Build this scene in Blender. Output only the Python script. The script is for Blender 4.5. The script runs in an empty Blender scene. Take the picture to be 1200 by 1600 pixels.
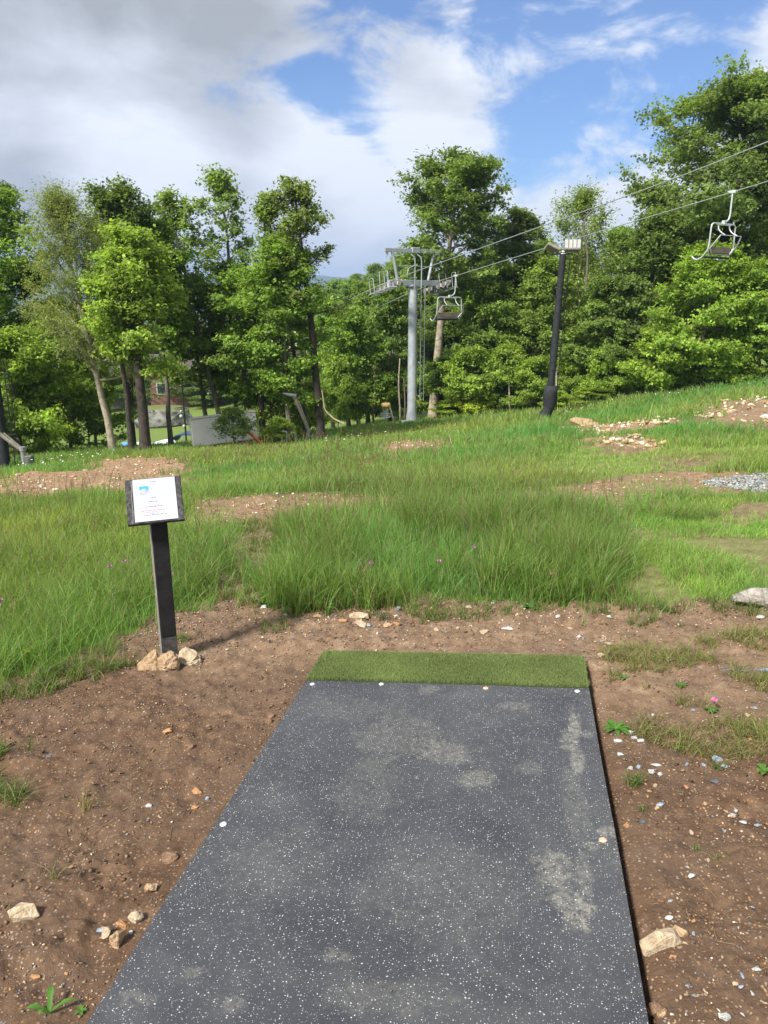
import bpy, math, random
import numpy as np
from mathutils import Vector, Matrix
sc = bpy.context.scene
COL = sc.collection
R = math.radians

# ------------------------------------------------------------------ camera
W0, H0, F0 = 1200.0, 1600.0, 1180.0
CAMZ = 1.55
PITCH = math.atan((800 - 460) / F0)
cam_d = bpy.data.cameras.new('camera')
cam = bpy.data.objects.new('camera', cam_d); COL.objects.link(cam)
cam.location = (0, 0, CAMZ)
cam.rotation_euler = (math.pi / 2 - PITCH, 0, 0)
cam_d.sensor_fit = 'VERTICAL'; cam_d.sensor_height = 24.0
cam_d.lens = 24.0 * F0 / H0
cam_d.clip_start = 0.05; cam_d.clip_end = 12000
sc.camera = cam
sc.render.resolution_x = 768; sc.render.resolution_y = 1024
sc.view_settings.view_transform = 'Standard'
sc.view_settings.look = 'None'
sc.view_settings.exposure = 0.78
sc.view_settings.gamma = 1

CP, SP = math.cos(PITCH), math.sin(PITCH)
def ray(px, py):
    x = (px - 600) / F0; y = -(py - 800) / F0
    return np.array([x, CP + y * SP, -SP + y * CP])
def PD(px, py, d):           # point at optical depth d
    return Vector(ray(px, py) * d) + Vector((0, 0, CAMZ))
def PY(px, py, Y):           # point at forward distance Y
    v = ray(px, py); return Vector(v * (Y / v[1])) + Vector((0, 0, CAMZ))

# ------------------------------------------------------------------ light
SUN_EL, SUN_AZ = R(46), R(224)      # azimuth clockwise from +Y
sun_dir = Vector((math.sin(SUN_AZ) * math.cos(SUN_EL), math.cos(SUN_AZ) * math.cos(SUN_EL), math.sin(SUN_EL)))
sd = bpy.data.lights.new('sun', 'SUN'); sd.energy = 5.0; sd.angle = R(9.0); sd.color = (1, .945, .86)
sun = bpy.data.objects.new('sun', sd); COL.objects.link(sun)
sun.rotation_euler = sun_dir.to_track_quat('Z', 'Y').to_euler()

world = bpy.data.worlds.new('World'); sc.world = world; world.use_nodes = True
def build_world():
    nt = world.node_tree; N = nt.nodes; L = nt.links; N.clear()
    out = N.new('ShaderNodeOutputWorld'); bg = N.new('ShaderNodeBackground')
    sky = N.new('ShaderNodeTexSky'); sky.sky_type = 'NISHITA'; sky.sun_disc = False
    sky.sun_elevation = SUN_EL; sky.sun_rotation = SUN_AZ
    sky.air_density = 1.0; sky.dust_density = .6; sky.ozone_density = 1.5
    tc = N.new('ShaderNodeTexCoord')
    nrm = N.new('ShaderNodeVectorMath'); nrm.operation = 'NORMALIZE'
    L.new(tc.outputs['Generated'], nrm.inputs[0])
    def math_(op, a, b=None, clamp=False):
        m = N.new('ShaderNodeMath'); m.operation = op; m.use_clamp = clamp
        for i, v in enumerate((a, b)):
            if v is None: continue
            if isinstance(v, (int, float)): m.inputs[i].default_value = v
            else: L.new(v, m.inputs[i])
        return m.outputs[0]
    def spot(px, py, r, amp):       # smooth bump of angular radius r deg round a direction
        d = Vector(ray(px, py)).normalized()
        dp = N.new('ShaderNodeVectorMath'); dp.operation = 'DOT_PRODUCT'
        L.new(nrm.outputs[0], dp.inputs[0]); dp.inputs[1].default_value = d
        mr = N.new('ShaderNodeMapRange'); mr.interpolation_type = 'SMOOTHSTEP'
        mr.inputs['From Min'].default_value = math.cos(R(r)); mr.inputs['From Max'].default_value = 1
        mr.inputs['To Min'].default_value = 0; mr.inputs['To Max'].default_value = amp
        L.new(dp.outputs['Value'], mr.inputs['Value']); return mr.outputs[0]
    def noise(scale, det, rough, dist, loc=(0, 0, 0), sz=(1, 1, 1), rot=(0, 0, 0)):
        mp = N.new('ShaderNodeMapping'); mp.inputs['Location'].default_value = loc; mp.inputs['Scale'].default_value = sz
        mp.inputs['Rotation'].default_value = rot
        L.new(nrm.outputs[0], mp.inputs[0])
        n = N.new('ShaderNodeTexNoise'); n.inputs['Scale'].default_value = scale; n.inputs['Detail'].default_value = det
        n.inputs['Roughness'].default_value = rough; n.inputs['Distortion'].default_value = dist
        L.new(mp.outputs[0], n.inputs['Vector']); return n.outputs['Fac']
    n1 = noise(2.6, 9, .6, .35, (3.1, .7, 1.2), (1, 1, 1.7), (0, R(-25), 0))
    n2 = noise(7.0, 8, .62, .5, (1.1, 5.7, .2), (1, 1, 2.2), (0, R(-25), 0))
    holes = [spot(820, 40, 16, .58), spot(660, 40, 12, .52), spot(1060, 70, 9, .30), spot(920, 175, 9, .45),
             spot(545, 195, 5, .22), spot(1000, 10, 10, .2), spot(470, -20, 9, .25), spot(850, 225, 4, .15)]
    h = holes[0]
    for q in holes[1:]: h = math_('ADD', h, q)
    h = math_('MINIMUM', h, .78)
    m = math_('ADD', math_('MULTIPLY', n1, 1.15), math_('MULTIPLY', n2, .55))
    m = math_('ADD', math_('MULTIPLY', math_('SUBTRACT', n1, .5), 2.3), math_('MULTIPLY', math_('SUBTRACT', n2, .5), 1.5))
    m = math_('ADD', m, math_('ADD', spot(150, 150, 32, .35), spot(700, 350, 14, .2)))
    m = math_('ADD', m, math_('ADD', spot(690, 165, 5, .22), math_('ADD', spot(1010, 300, 9, .42), spot(620, 240, 9, .25))))
    cov = math_('SUBTRACT', math_('ADD', m, .50), h)          # cover
    cr = N.new('ShaderNodeMapRange'); cr.interpolation_type = 'SMOOTHSTEP'
    cr.inputs['From Min'].default_value = -.06; cr.inputs['From Max'].default_value = .36
    cr.inputs['To Min'].default_value = .08; L.new(cov, cr.inputs['Value'])
    # shade of the clouds
    n3 = noise(3.2, 7, .55, .3, (8, 2, 4), (1, 1, 2.0), (0, R(-15), 0))
    g = math_('ADD', math_('ADD', math_('MULTIPLY', math_('SUBTRACT', n3, .5), 2.0), .52), spot(150, 130, 26, .34))
    g = math_('ADD', g, spot(720, 330, 13, .16)); g = math_('SUBTRACT', g, spot(640, 90, 12, .28))
    g = math_('SUBTRACT', g, spot(215, 275, 7, .42)); g = math_('SUBTRACT', g, spot(560, 270, 8, .26))
    g = math_('SUBTRACT', g, spot(1150, 30, 12, .3)); g = math_('SUBTRACT', g, spot(880, 290, 14, .22)); g = math_('SUBTRACT', g, spot(480, 330, 12, .15))
    ramp = N.new('ShaderNodeValToRGB'); L.new(g, ramp.inputs[0])
    e = ramp.color_ramp.elements
    e[0].position = .3; e[0].color = (.56, .585, .63, 1)
    e[1].position = .98; e[1].color = (.25, .262, .285, 1)
    k = e.new(.55); k.color = (.43, .452, .505, 1)
    k = e.new(.76); k.color = (.33, .348, .385, 1)
    sk = N.new('ShaderNodeMix'); sk.data_type = 'RGBA'; sk.blend_type = 'MULTIPLY'; sk.inputs[0].default_value = 1
    L.new(sky.outputs[0], sk.inputs[6]); sk.inputs[7].default_value = (.040, .060, .088, 1)
    mx = N.new('ShaderNodeMix'); mx.data_type = 'RGBA'
    L.new(cr.outputs[0], mx.inputs[0]); L.new(sk.outputs[2], mx.inputs[6]); L.new(ramp.outputs[0], mx.inputs[7])
    L.new(mx.outputs[2], bg.inputs[0]); bg.inputs[1].default_value = 1.0
    L.new(bg.outputs[0], out.inputs[0])
build_world()

# ------------------------------------------------------------------ helpers
def tag(o, label=None, cat=None, group=None, kind=None):
    if label: o['label'] = label
    if cat: o['category'] = cat
    if group: o['group'] = group
    if kind: o['kind'] = kind
    return o
def link(o, parent=None):
    COL.objects.link(o)
    if parent: o.parent = parent
    return o
def empty(name, loc=(0, 0, 0), rot=(0, 0, 0)):
    o = bpy.data.objects.new(name, None); o.location = loc; o.rotation_euler = rot
    o.empty_display_size = .2
    return link(o)
def npmesh(name, V, tris=None, quads=None, mat=None, parent=None, col=None, smooth=False):
    me = bpy.data.meshes.new(name)
    V = np.asarray(V, dtype=np.float32).reshape(-1, 3)
    me.vertices.add(len(V)); me.vertices.foreach_set('co', V.ravel())
    idx = []; starts = []; n = 0
    if quads is not None and len(quads):
        q = np.asarray(quads, dtype=np.int32).reshape(-1, 4); idx.append(q.ravel())
        starts.append(np.arange(len(q)) * 4); n += len(q) * 4
    if tris is not None and len(tris):
        t = np.asarray(tris, dtype=np.int32).reshape(-1, 3); idx.append(t.ravel())
        starts.append(n + np.arange(len(t)) * 3)
    idx = np.concatenate(idx); starts = np.concatenate(starts).astype(np.int32)
    me.loops.add(len(idx)); me.loops.foreach_set('vertex_index', idx)
    me.polygons.add(len(starts)); me.polygons.foreach_set('loop_start', starts)
    me.update(calc_edges=True)
    if smooth: me.polygons.foreach_set('use_smooth', np.ones(len(starts), dtype=bool))
    if col is not None:
        a = me.color_attributes.new('col', 'FLOAT_COLOR', 'POINT')
        c = np.ones((len(V), 4), dtype=np.float32); c[:, :3] = col; a.data.foreach_set('color', c.ravel())
    if mat: me.materials.append(mat)
    o = bpy.data.objects.new(name, me)
    return link(o, parent)

class MB:
    """collects solids and builds them as one mesh object"""
    def __init__(s): s.v = []; s.f = []; s.sm = []
    def add(s, vs, fs, smooth=False):
        b = len(s.v); s.v += [tuple(p) for p in vs]; s.f += [tuple(i + b for i in f) for f in fs]; s.sm += [smooth] * len(fs)
    def box(s, c, size, ch=.006, M=None):
        hx, hy, hz = [q / 2 for q in size]; ch = min(ch, hx * .4, hy * .4, hz * .4)
        vs = []
        for sx in (-1, 1):
            for sy in (-1, 1):
                for sz in (-1, 1):
                    vs += [(sx * (hx - ch), sy * (hy - ch), sz * hz), (sx * (hx - ch), sy * hy, sz * (hz - ch)), (sx * hx, sy * (hy - ch), sz * (hz - ch))]
        def I(sx, sy, sz, k): return ((sx > 0) * 4 + (sy > 0) * 2 + (sz > 0)) * 3 + k
        fs = []
        for sz in (-1, 1):
            q = [I(-1, -1, sz, 0), I(1, -1, sz, 0), I(1, 1, sz, 0), I(-1, 1, sz, 0)]; fs.append(q if sz > 0 else q[::-1])
        for sy in (-1, 1):
            q = [I(-1, sy, -1, 1), I(1, sy, -1, 1), I(1, sy, 1, 1), I(-1, sy, 1, 1)]; fs.append(q[::-1] if sy > 0 else q)
        for sx in (-1, 1):
            q = [I(sx, -1, -1, 2), I(sx, 1, -1, 2), I(sx, 1, 1, 2), I(sx, -1, 1, 2)]; fs.append(q if sx > 0 else q[::-1])
        for a in (-1, 1):
            for b in (-1, 1):
                fs.append([I(-1, a, b, 0), I(-1, a, b, 1), I(1, a, b, 1), I(1, a, b, 0)])
                fs.append([I(a, -1, b, 0), I(a, -1, b, 2), I(a, 1, b, 2), I(a, 1, b, 0)])
                fs.append([I(a, b, -1, 1), I(a, b, -1, 2), I(a, b, 1, 2), I(a, b, 1, 1)])
                for c_ in (-1, 1): fs.append([I(a, b, c_, 0), I(a, b, c_, 1), I(a, b, c_, 2)])
        c = Vector(c)
        vs = [c + ((M @ Vector(v)) if M else Vector(v)) for v in vs]
        s.add(vs, fs)
    def tube(s, pts, r, n=8, caps=True):
        pts = [Vector(p) for p in pts]; m = len(pts)
        rs = r if isinstance(r, (list, tuple)) else [r] * m
        vs = []; up = None
        for i, p in enumerate(pts):
            t = (pts[min(i + 1, m - 1)] - pts[max(i - 1, 0)]).normalized()
            if up is None:
                up = t.orthogonal().normalized()
            up = (up - t * up.dot(t)).normalized(); w = t.cross(up)
            for k in range(n):
                a = 2 * math.pi * k / n; vs.append(p + (up * math.cos(a) + w * math.sin(a)) * rs[i])
        fs = [(i * n + k, i * n + (k + 1) % n, (i + 1) * n + (k + 1) % n, (i + 1) * n + k) for i in range(m - 1) for k in range(n)]
        s.add(vs, fs, True)
        if caps:
            s.add([vs[k] for k in range(n)], [tuple(range(n))[::-1]]); s.add(vs[-n:], [tuple(range(n))])
    def cyl(s, a, b, r, n=12, r2=None): s.tube([a, b], [r, r if r2 is None else r2], n)
    def build(s, name, mat, parent=None):
        me = bpy.data.meshes.new(name); me.from_pydata(s.v, [], s.f); me.materials.append(mat)
        me.polygons.foreach_set('use_smooth', s.sm)
        me.update()
        bm_fix(me)
        return link(bpy.data.objects.new(name, me), parent)
import bmesh
def bm_fix(me):
    bm = bmesh.new(); bm.from_mesh(me); bmesh.ops.recalc_face_normals(bm, faces=bm.faces); bm.to_mesh(me); bm.free()
def smoothpath(pts, k=5):
    P = [Vector(p) for p in pts]; P = [P[0]] + P + [P[-1]]; out = []
    for i in range(1, len(P) - 2):
        for j in range(k):
            t = j / k; a, b, c, d = P[i - 1], P[i], P[i + 1], P[i + 2]
            out.append(.5 * ((2 * b) + (c - a) * t + (2 * a - 5 * b + 4 * c - d) * t * t + (3 * b - a - 3 * c + d) * t ** 3))
    out.append(P[-2]); return out
def copy_tree(o, parent=None):
    c = o.copy(); COL.objects.link(c)
    if parent: c.parent = parent
    for ch in [x for x in o.children]: copy_tree(ch, c)
    return c

# vectorised value noise
_rs = np.random.RandomState(5); _T = _rs.rand(65536).astype(np.float64)
def vnoise(x, y, seed=0):
    xi = np.floor(x).astype(np.int64); yi = np.floor(y).astype(np.int64); fx = x - xi; fy = y - yi
    fx = fx * fx * (3 - 2 * fx); fy = fy * fy * (3 - 2 * fy)
    def h(a, b): return _T[((a * 73856093) ^ (b * 19349663) ^ (seed * 83492791)) & 65535]
    return (h(xi, yi) * (1 - fx) + h(xi + 1, yi) * fx) * (1 - fy) + (h(xi, yi + 1) * (1 - fx) + h(xi + 1, yi + 1) * fx) * fy
def fbm(x, y, sc_, octs=4, seed=0, gain=.5):
    s = 0; a = 1; t = 0
    for o in range(octs):
        s = s + a * vnoise(x * sc_ + 17.3 * o, y * sc_ - 9.1 * o, seed + o); t += a; a *= gain; sc_ *= 2.03
    return s / t
def sstep(x, a, b):
    t = np.clip((x - a) / (b - a), 0, 1); return t * t * (3 - 2 * t)

# ------------------------------------------------------------------ materials
def newmat(name):
    m = bpy.data.materials.new(name); m.use_nodes = True; nt = m.node_tree; nt.nodes.clear()
    o = nt.nodes.new('ShaderNodeOutputMaterial'); b = nt.nodes.new('ShaderNodeBsdfPrincipled'); nt.links.new(b.outputs[0], o.inputs[0])
    b.inputs['Specular IOR Level'].default_value = .3
    return m, nt, b, o
def nmat(name, c1, c2, scale=8, rough=.7, metal=0, bump=.0, det=5, coord='Object', spec=.3, dist=0, c3=None, rr=.15):
    m, nt, b, o = newmat(name); N = nt.nodes; L = nt.links
    tc = N.new('ShaderNodeTexCoord'); n = N.new('ShaderNodeTexNoise'); n.inputs['Scale'].default_value = scale; n.inputs['Detail'].default_value = det
    n.inputs['Roughness'].default_value = .62; n.inputs['Distortion'].default_value = dist
    L.new(tc.outputs[coord], n.inputs['Vector'])
    r = N.new('ShaderNodeValToRGB'); L.new(n.outputs['Fac'], r.inputs[0])
    r.color_ramp.elements[0].position = .32; r.color_ramp.elements[0].color = (*c1, 1)
    r.color_ramp.elements[1].position = .68; r.color_ramp.elements[1].color = (*c2, 1)
    if c3: k = r.color_ramp.elements.new(.5); k.color = (*c3, 1)
    L.new(r.outputs[0], b.inputs['Base Color'])
    mr = N.new('ShaderNodeMapRange'); mr.inputs['To Min'].default_value = max(0, rough - rr); mr.inputs['To Max'].default_value = min(1, rough + rr)
    L.new(n.outputs['Fac'], mr.inputs['Value']); L.new(mr.outputs[0], b.inputs['Roughness'])
    b.inputs['Metallic'].default_value = metal; b.inputs['Specular IOR Level'].default_value = spec
    if bump:
        bp = N.new('ShaderNodeBump'); bp.inputs['Strength'].default_value = bump; bp.inputs['Distance'].default_value = .02
        n2 = N.new('ShaderNodeTexNoise'); n2.inputs['Scale'].default_value = scale * 4; n2.inputs['Detail'].default_value = 6
        L.new(tc.outputs[coord], n2.inputs['Vector']); L.new(n2.outputs['Fac'], bp.inputs['Height']); L.new(bp.outputs[0], b.inputs['Normal'])
    return m
def leafmat(name, trans=.35, rough=.55, spec=.25, gain=1.0):
    m, nt, b, o = newmat(name); N = nt.nodes; L = nt.links
    at = N.new('ShaderNodeAttribute'); at.attribute_name = 'col'
    L.new(at.outputs['Color'], b.inputs['Base Color']); b.inputs['Roughness'].default_value = rough; b.inputs['Specular IOR Level'].default_value = spec
    tr = N.new('ShaderNodeBsdfTranslucent'); mx = N.new('ShaderNodeMixShader'); mx.inputs[0].default_value = trans
    mc = N.new('ShaderNodeMix'); mc.data_type = 'RGBA'; mc.blend_type = 'MULTIPLY'; mc.inputs[0].default_value = 1
    L.new(at.outputs['Color'], mc.inputs[6]); mc.inputs[7].default_value = (1.25 * gain, 1.25 * gain, .6 * gain, 1)
    L.new(mc.outputs[2], tr.inputs[0]); L.new(b.outputs[0], mx.inputs[1]); L.new(tr.outputs[0], mx.inputs[2]); L.new(mx.outputs[0], o.inputs[0])
    return m
def colmat(name, rough=.85, bump=.4, scale=60, spec=.2, var=.35):
    m, nt, b, o = newmat(name); N = nt.nodes; L = nt.links
    at = N.new('ShaderNodeAttribute'); at.attribute_name = 'col'
    tc = N.new('ShaderNodeTexCoord'); n = N.new('ShaderNodeTexNoise'); n.inputs['Scale'].default_value = scale; n.inputs['Detail'].default_value = 5
    L.new(tc.outputs['Object'], n.inputs['Vector'])
    mr = N.new('ShaderNodeMapRange'); mr.inputs['From Min'].default_value = .3; mr.inputs['From Max'].default_value = .7
    mr.inputs['To Min'].default_value = 1 - var; mr.inputs['To Max'].default_value = 1 + var; L.new(n.outputs['Fac'], mr.inputs['Value'])
    mc = N.new('ShaderNodeMix'); mc.data_type = 'RGBA'; mc.blend_type = 'MULTIPLY'; mc.inputs[0].default_value = 1
    L.new(at.outputs['Color'], mc.inputs[6]); L.new(mr.outputs[0], mc.inputs[7]); L.new(mc.outputs[2], b.inputs['Base Color'])
    b.inputs['Roughness'].default_value = rough; b.inputs['Specular IOR Level'].default_value = spec
    if bump:
        bp = N.new('ShaderNodeBump'); bp.inputs['Strength'].default_value = bump; bp.inputs['Distance'].default_value = .006
        L.new(n.outputs['Fac'], bp.inputs['Height']); L.new(bp.outputs[0], b.inputs['Normal'])
    return m
M_leaf = leafmat('leaf_green', .50)
M_grass = leafmat('grass_blade', .48, .5, .3)
M_stone = colmat('stone')
M_bark = nmat('bark_grey', (.055, .047, .038), (.19, .17, .135), 5, .9, bump=.8, dist=1.2)
M_barkd = nmat('bark_dark', (.018, .015, .012), (.075, .062, .048), 6, .9, bump=.8, dist=1.2)
M_barkp = nmat('bark_pale', (.15, .125, .09), (.42, .37, .28), 4, .9, bump=.7, dist=1.0)
M_galv = nmat('galvanised_steel', (.27, .30, .33), (.40, .43, .46), 2.2, .5, .35, bump=.05, dist=.5)
M_galvl = nmat('light_steel', (.34, .37, .38), (.48, .51, .51), 3, .45, .2)
M_rope = nmat('steel_rope', (.20, .23, .22), (.34, .37, .36), 20, .5, .3)
M_black = nmat('black_padding', (.010, .011, .014), (.028, .029, .034), 5, .75, bump=.2)
M_blackmetal = nmat('black_metal', (.008, .008, .01), (.02, .02, .022), 8, .5)
M_brown = nmat('brown_backrest', (.07, .052, .038), (.13, .10, .075), 8, .7)

# ------------------------------------------------------------------ terrain height
PLN = (-0.05675519, 0.06260549, 0.9964233); PH = 1.55 * .9964233
def plane_z(x, y): return -(PH + PLN[0] * x + PLN[1] * y) / PLN[2]      # camera-relative
ctrl = []
for x in (-3, -1.2, .6, 2.4):
    for y in (-3, 0, 1.5, 3.2):
        ctrl.append((x, y, plane_z(x, y) - .025))
for px, py, Y in [(600, 935, 4.4), (200, 900, 5.2), (1100, 930, 4.2), (0, 900, 5.5), (600, 800, 7.2), (400, 800, 7.4), (1000, 790, 7.0), (1150, 757, 7.9),
                  (0, 770, 11), (150, 748, 14), (600, 750, 10.5), (950, 720, 10.5), (1180, 700, 10.5), (230, 718, 21), (0, 735, 21), (400, 705, 24), (600, 702, 17),
                  (950, 680, 17), (1150, 650, 17), (180, 708, 27), (480, 694, 33), (600, 665, 41), (645, 660, 42.5), (700, 652, 45), (855, 655, 36),
                  (1000, 622, 38), (1200, 592, 38), (900, 672, 23), (260, 697, 60), (150, 697, 60), (270, 652, 84), (0, 695, 62), (400, 690, 58),
                  (-400, 735, 22), (1700, 540, 38), (-500, 690, 60), (750, 645, 60), (1000, 612, 55), (1200, 585, 55), (1800, 500, 60),
                  (620, 520, 140), (500, 560, 140), (800, 490, 140), (1000, 470, 140), (400, 585, 150), (200, 590, 150), (0, 590, 150), (-500, 580, 150), (1800, 400, 150)]:
    p = PY(px, py, Y); ctrl.append((p.x, p.y, p.z - CAMZ))
C_ = np.array(ctrl)
def warp(x, y):
    k = y + 7.0; return x / k, np.log(k), k
def _U(d2): return np.where(d2 > 0, .5 * d2 * np.log(d2 + 1e-20), 0)
_s, _t, _k = warp(C_[:, 0], C_[:, 1])
n_ = len(C_); A_ = np.zeros((n_ + 3, n_ + 3))
A_[:n_, :n_] = _U((_s[:, None] - _s) ** 2 + (_t[:, None] - _t) ** 2) + np.eye(n_) * 2e-4
A_[:n_, n_:] = np.stack([np.ones(n_), _s, _t], 1); A_[n_:, :n_] = A_[:n_, n_:].T
Wt = np.linalg.solve(A_, np.concatenate([C_[:, 2] / _k, np.zeros(3)]))
def ground_rel(x, y):
    x = np.asarray(x, float); y = np.asarray(y, float)
    yc = np.clip(y, -4, 170); xc = np.clip(x, -1.5 * (yc + 7), 1.5 * (yc + 7))
    s, t, k = warp(xc, yc); q = Wt[n_] + Wt[n_ + 1] * s + Wt[n_ + 2] * t
    for i in range(n_): q = q + Wt[i] * _U((s - _s[i]) ** 2 + (t - _t[i]) ** 2)
    z = q * k
    far = sstep(y, 170, 700)
    z = z * (1 - far) + far * (-70)
    w = 1 - sstep(np.hypot(x - .15, (y - 2.3) * .8), 1.3, 2.8)
    return z * (1 - w) + (plane_z(x, y) - .025) * w
def GZ(x, y): return float(ground_rel(np.array([x]), np.array([y]))[0]) + CAMZ
def GP(px, py, ymax=60):     # first hit of the ray with the terrain
    v = ray(px, py); Y = np.exp(np.linspace(np.log(.8), np.log(ymax), 900)); X = Y * v[0] / v[1]; Z = Y * v[2] / v[1]
    g = ground_rel(X, Y); hit = np.nonzero(Z <= g)[0]
    i = hit[0] if len(hit) else len(Y) - 1
    return np.array([X[i], Y[i]])
def GPT(px, py, ymax=60):
    x, y = GP(px, py, ymax); return Vector((x, y, GZ(x, y)))
def poly(pts, ymax=60): return np.array([GP(a, b, ymax) for a, b in pts])
def inpoly(P, x, y):
    c = np.zeros(x.shape, bool); n = len(P); j = n - 1
    for i in range(n):
        xi, yi = P[i]; xj, yj = P[j]
        c ^= ((yi > y) != (yj > y)) & (x < (xj - xi) * (y - yi) / (yj - yi + 1e-12) + xi); j = i
    return c
def edge_jit(x, y, amt, sc_=2.2, seed=3):
    k = amt * np.maximum(1, y / 6.0)
    return x + (fbm(x, y, sc_, 3, seed) - .5) * k * 2, y + (fbm(x, y, sc_, 3, seed + 11) - .5) * k * 2

# areas of bare soil, traced on the ground
P_fore = np.array([(-9, -6), (9, -6), (9, 2.5)] + [tuple(GP(*q)) for q in [(1330, 930), (1200, 935), (1080, 940), (950, 945), (860, 945), (700, 938), (560, 935), (500, 950), (455, 935),
                   (405, 935), (395, 905), (330, 950), (215, 975), (150, 1010), (90, 1040), (0, 1070), (-120, 1110)]] + [(-9, 2.0)])
P_path = poly([(285, 788), (380, 776), (500, 775), (640, 772), (800, 772), (930, 755), (1060, 742), (1300, 735), (1300, 770), (1130, 768), (1010, 785), (960, 805), (900, 800), (780, 792), (600, 800), (490, 816), (350, 824), (300, 818)])
P_link = poly([(350, 805), (450, 805), (432, 870), (410, 925), (325, 945), (338, 900)])
P_red = poly([(-60, 762), (20, 745), (90, 742), (160, 722), (200, 716), (260, 716), (300, 735), (300, 750), (230, 775), (120, 772), (40, 783), (-60, 790)])
P_p1 = poly([(575, 695), (640, 687), (710, 690), (700, 704), (640, 712), (585, 708)])
P_p2 = poly([(930, 690), (985, 683), (1040, 697), (1000, 707), (950, 704)])
P_p3 = poly([(880, 672), (900, 662), (960, 665), (1040, 650), (1060, 662), (1000, 676), (930, 682), (885, 680)])
P_p4 = poly([(1060, 645), (1100, 633), (1200, 622), (1300, 615), (1300, 690), (1180, 672), (1090, 668)])
P_p5 = poly([(1020, 730), (1100, 722), (1130, 728), (1080, 738)])
P_grav = poly([(1095, 754), (1140, 746), (1300, 736), (1300, 770), (1165, 766), (1115, 762)])
P_rgrass = poly([(925, 1010), (1090, 1000), (1230, 985), (1260, 1060), (1230, 1180), (1130, 1190), (1000, 1150), (935, 1110)])
def soil_mask(x, y):
    jx, jy = edge_jit(x, y, .13)
    m = inpoly(P_fore, jx, jy)
    jx, jy = edge_jit(x, y, .3, .9)
    for P in (P_path, P_link, P_red, P_p1, P_p2, P_p3, P_p4, P_p5): m |= inpoly(P, jx, jy)
    return m

# the mat on the ground: corner points
def mp(px, py):
    v = ray(px, py); N = np.array(PLN); t = -PH / (N @ v); return Vector(v * t) + Vector((0, 0, CAMZ))
mat_fl, mat_fr = mp(478, 1063), mp(920, 1075)
turf_l, turf_r = mp(497, 1021), mp(917, 1031)
mat_d = (mp(135, 1600) - mat_fl).normalized()
MAT_LEN = 3.05
mat_bl, mat_br = mat_fl + mat_d * MAT_LEN, mat_fr + mat_d * MAT_LEN

def mat_side(x, y):     # signed distance past right edge and left edge (metres)
    d = np.array([mat_d.x, mat_d.y]); d /= np.linalg.norm(d); n = np.array([-d[1], d[0]])
    if n[0] < 0: n = -n
    r = (x - mat_fr.x) * n[0] + (y - mat_fr.y) * n[1]; l = (x - mat_fl.x) * n[0] + (y - mat_fl.y) * n[1]
    a = -((x - mat_fl.x) * d[0] + (y - mat_fl.y) * d[1])
    return r, l, a      # a>0 beyond the front edge
def relief(x, y, bare):
    near = 1 - sstep(y, 8, 25)
    big = (fbm(x, y, .55, 3, 21) - .5) * .10 * sstep(y, 3.6, 7)
    mud = (fbm(x, y, 2.6, 7, 31, .62) - .5) * .07 + (np.abs(fbm(x + .3 * y, y, 7, 4, 131, .6) - .5)) * -.05
    clod = (np.clip(fbm(x, y, 14, 3, 41, .6) - .52, 0, 1)) * .055
    fine = (fbm(x, y, 42, 3, 51, .65) - .5) * .016
    h = big + bare * near * (mud + clod + fine) + (1 - bare) * (fbm(x, y, 1.4, 4, 61) - .5) * .12 * sstep(y, 4, 6)
    # tyre/foot marks on the left mud
    r, l, a = mat_side(x, y)
    rut = np.exp(-((y - 2.75 - .35 * x - .05 * np.sin(x * 6)) / .05) ** 2) * sstep(-x, .5, .8) * .018 + np.exp(-((y - 3.0 - .25 * x + .04 * np.sin(x * 9)) / .045) ** 2) * sstep(-x, .7, .95) * .014
    h = h + rut
    inside = (r < .02) & (l > -.0) & (a < .36)
    nearm = np.maximum(np.maximum(r, -l), a - .34)
    k = sstep(nearm, .0, .22)
    h = h * k
    h = np.where(inside, -.03, h)
    h = h - .03 * np.exp(-(np.maximum(r, 0) / .05) ** 2) * (r > -.02) * (a < .3)
    # earthy lumps on the far right bank and the red patch
    h = h + bare * sstep(y, 9, 14) * (np.clip(fbm(x, y, 1.3, 4, 71, .6) - .45, 0, 1)) * .34
    return h
def ground_full(x, y):
    b = soil_mask(x, y).astype(float)
    return ground_rel(x, y) + CAMZ + relief(x, y, b)
def GF(x, y): return float(ground_full(np.array([float(x)]), np.array([float(y)]))[0])

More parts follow.
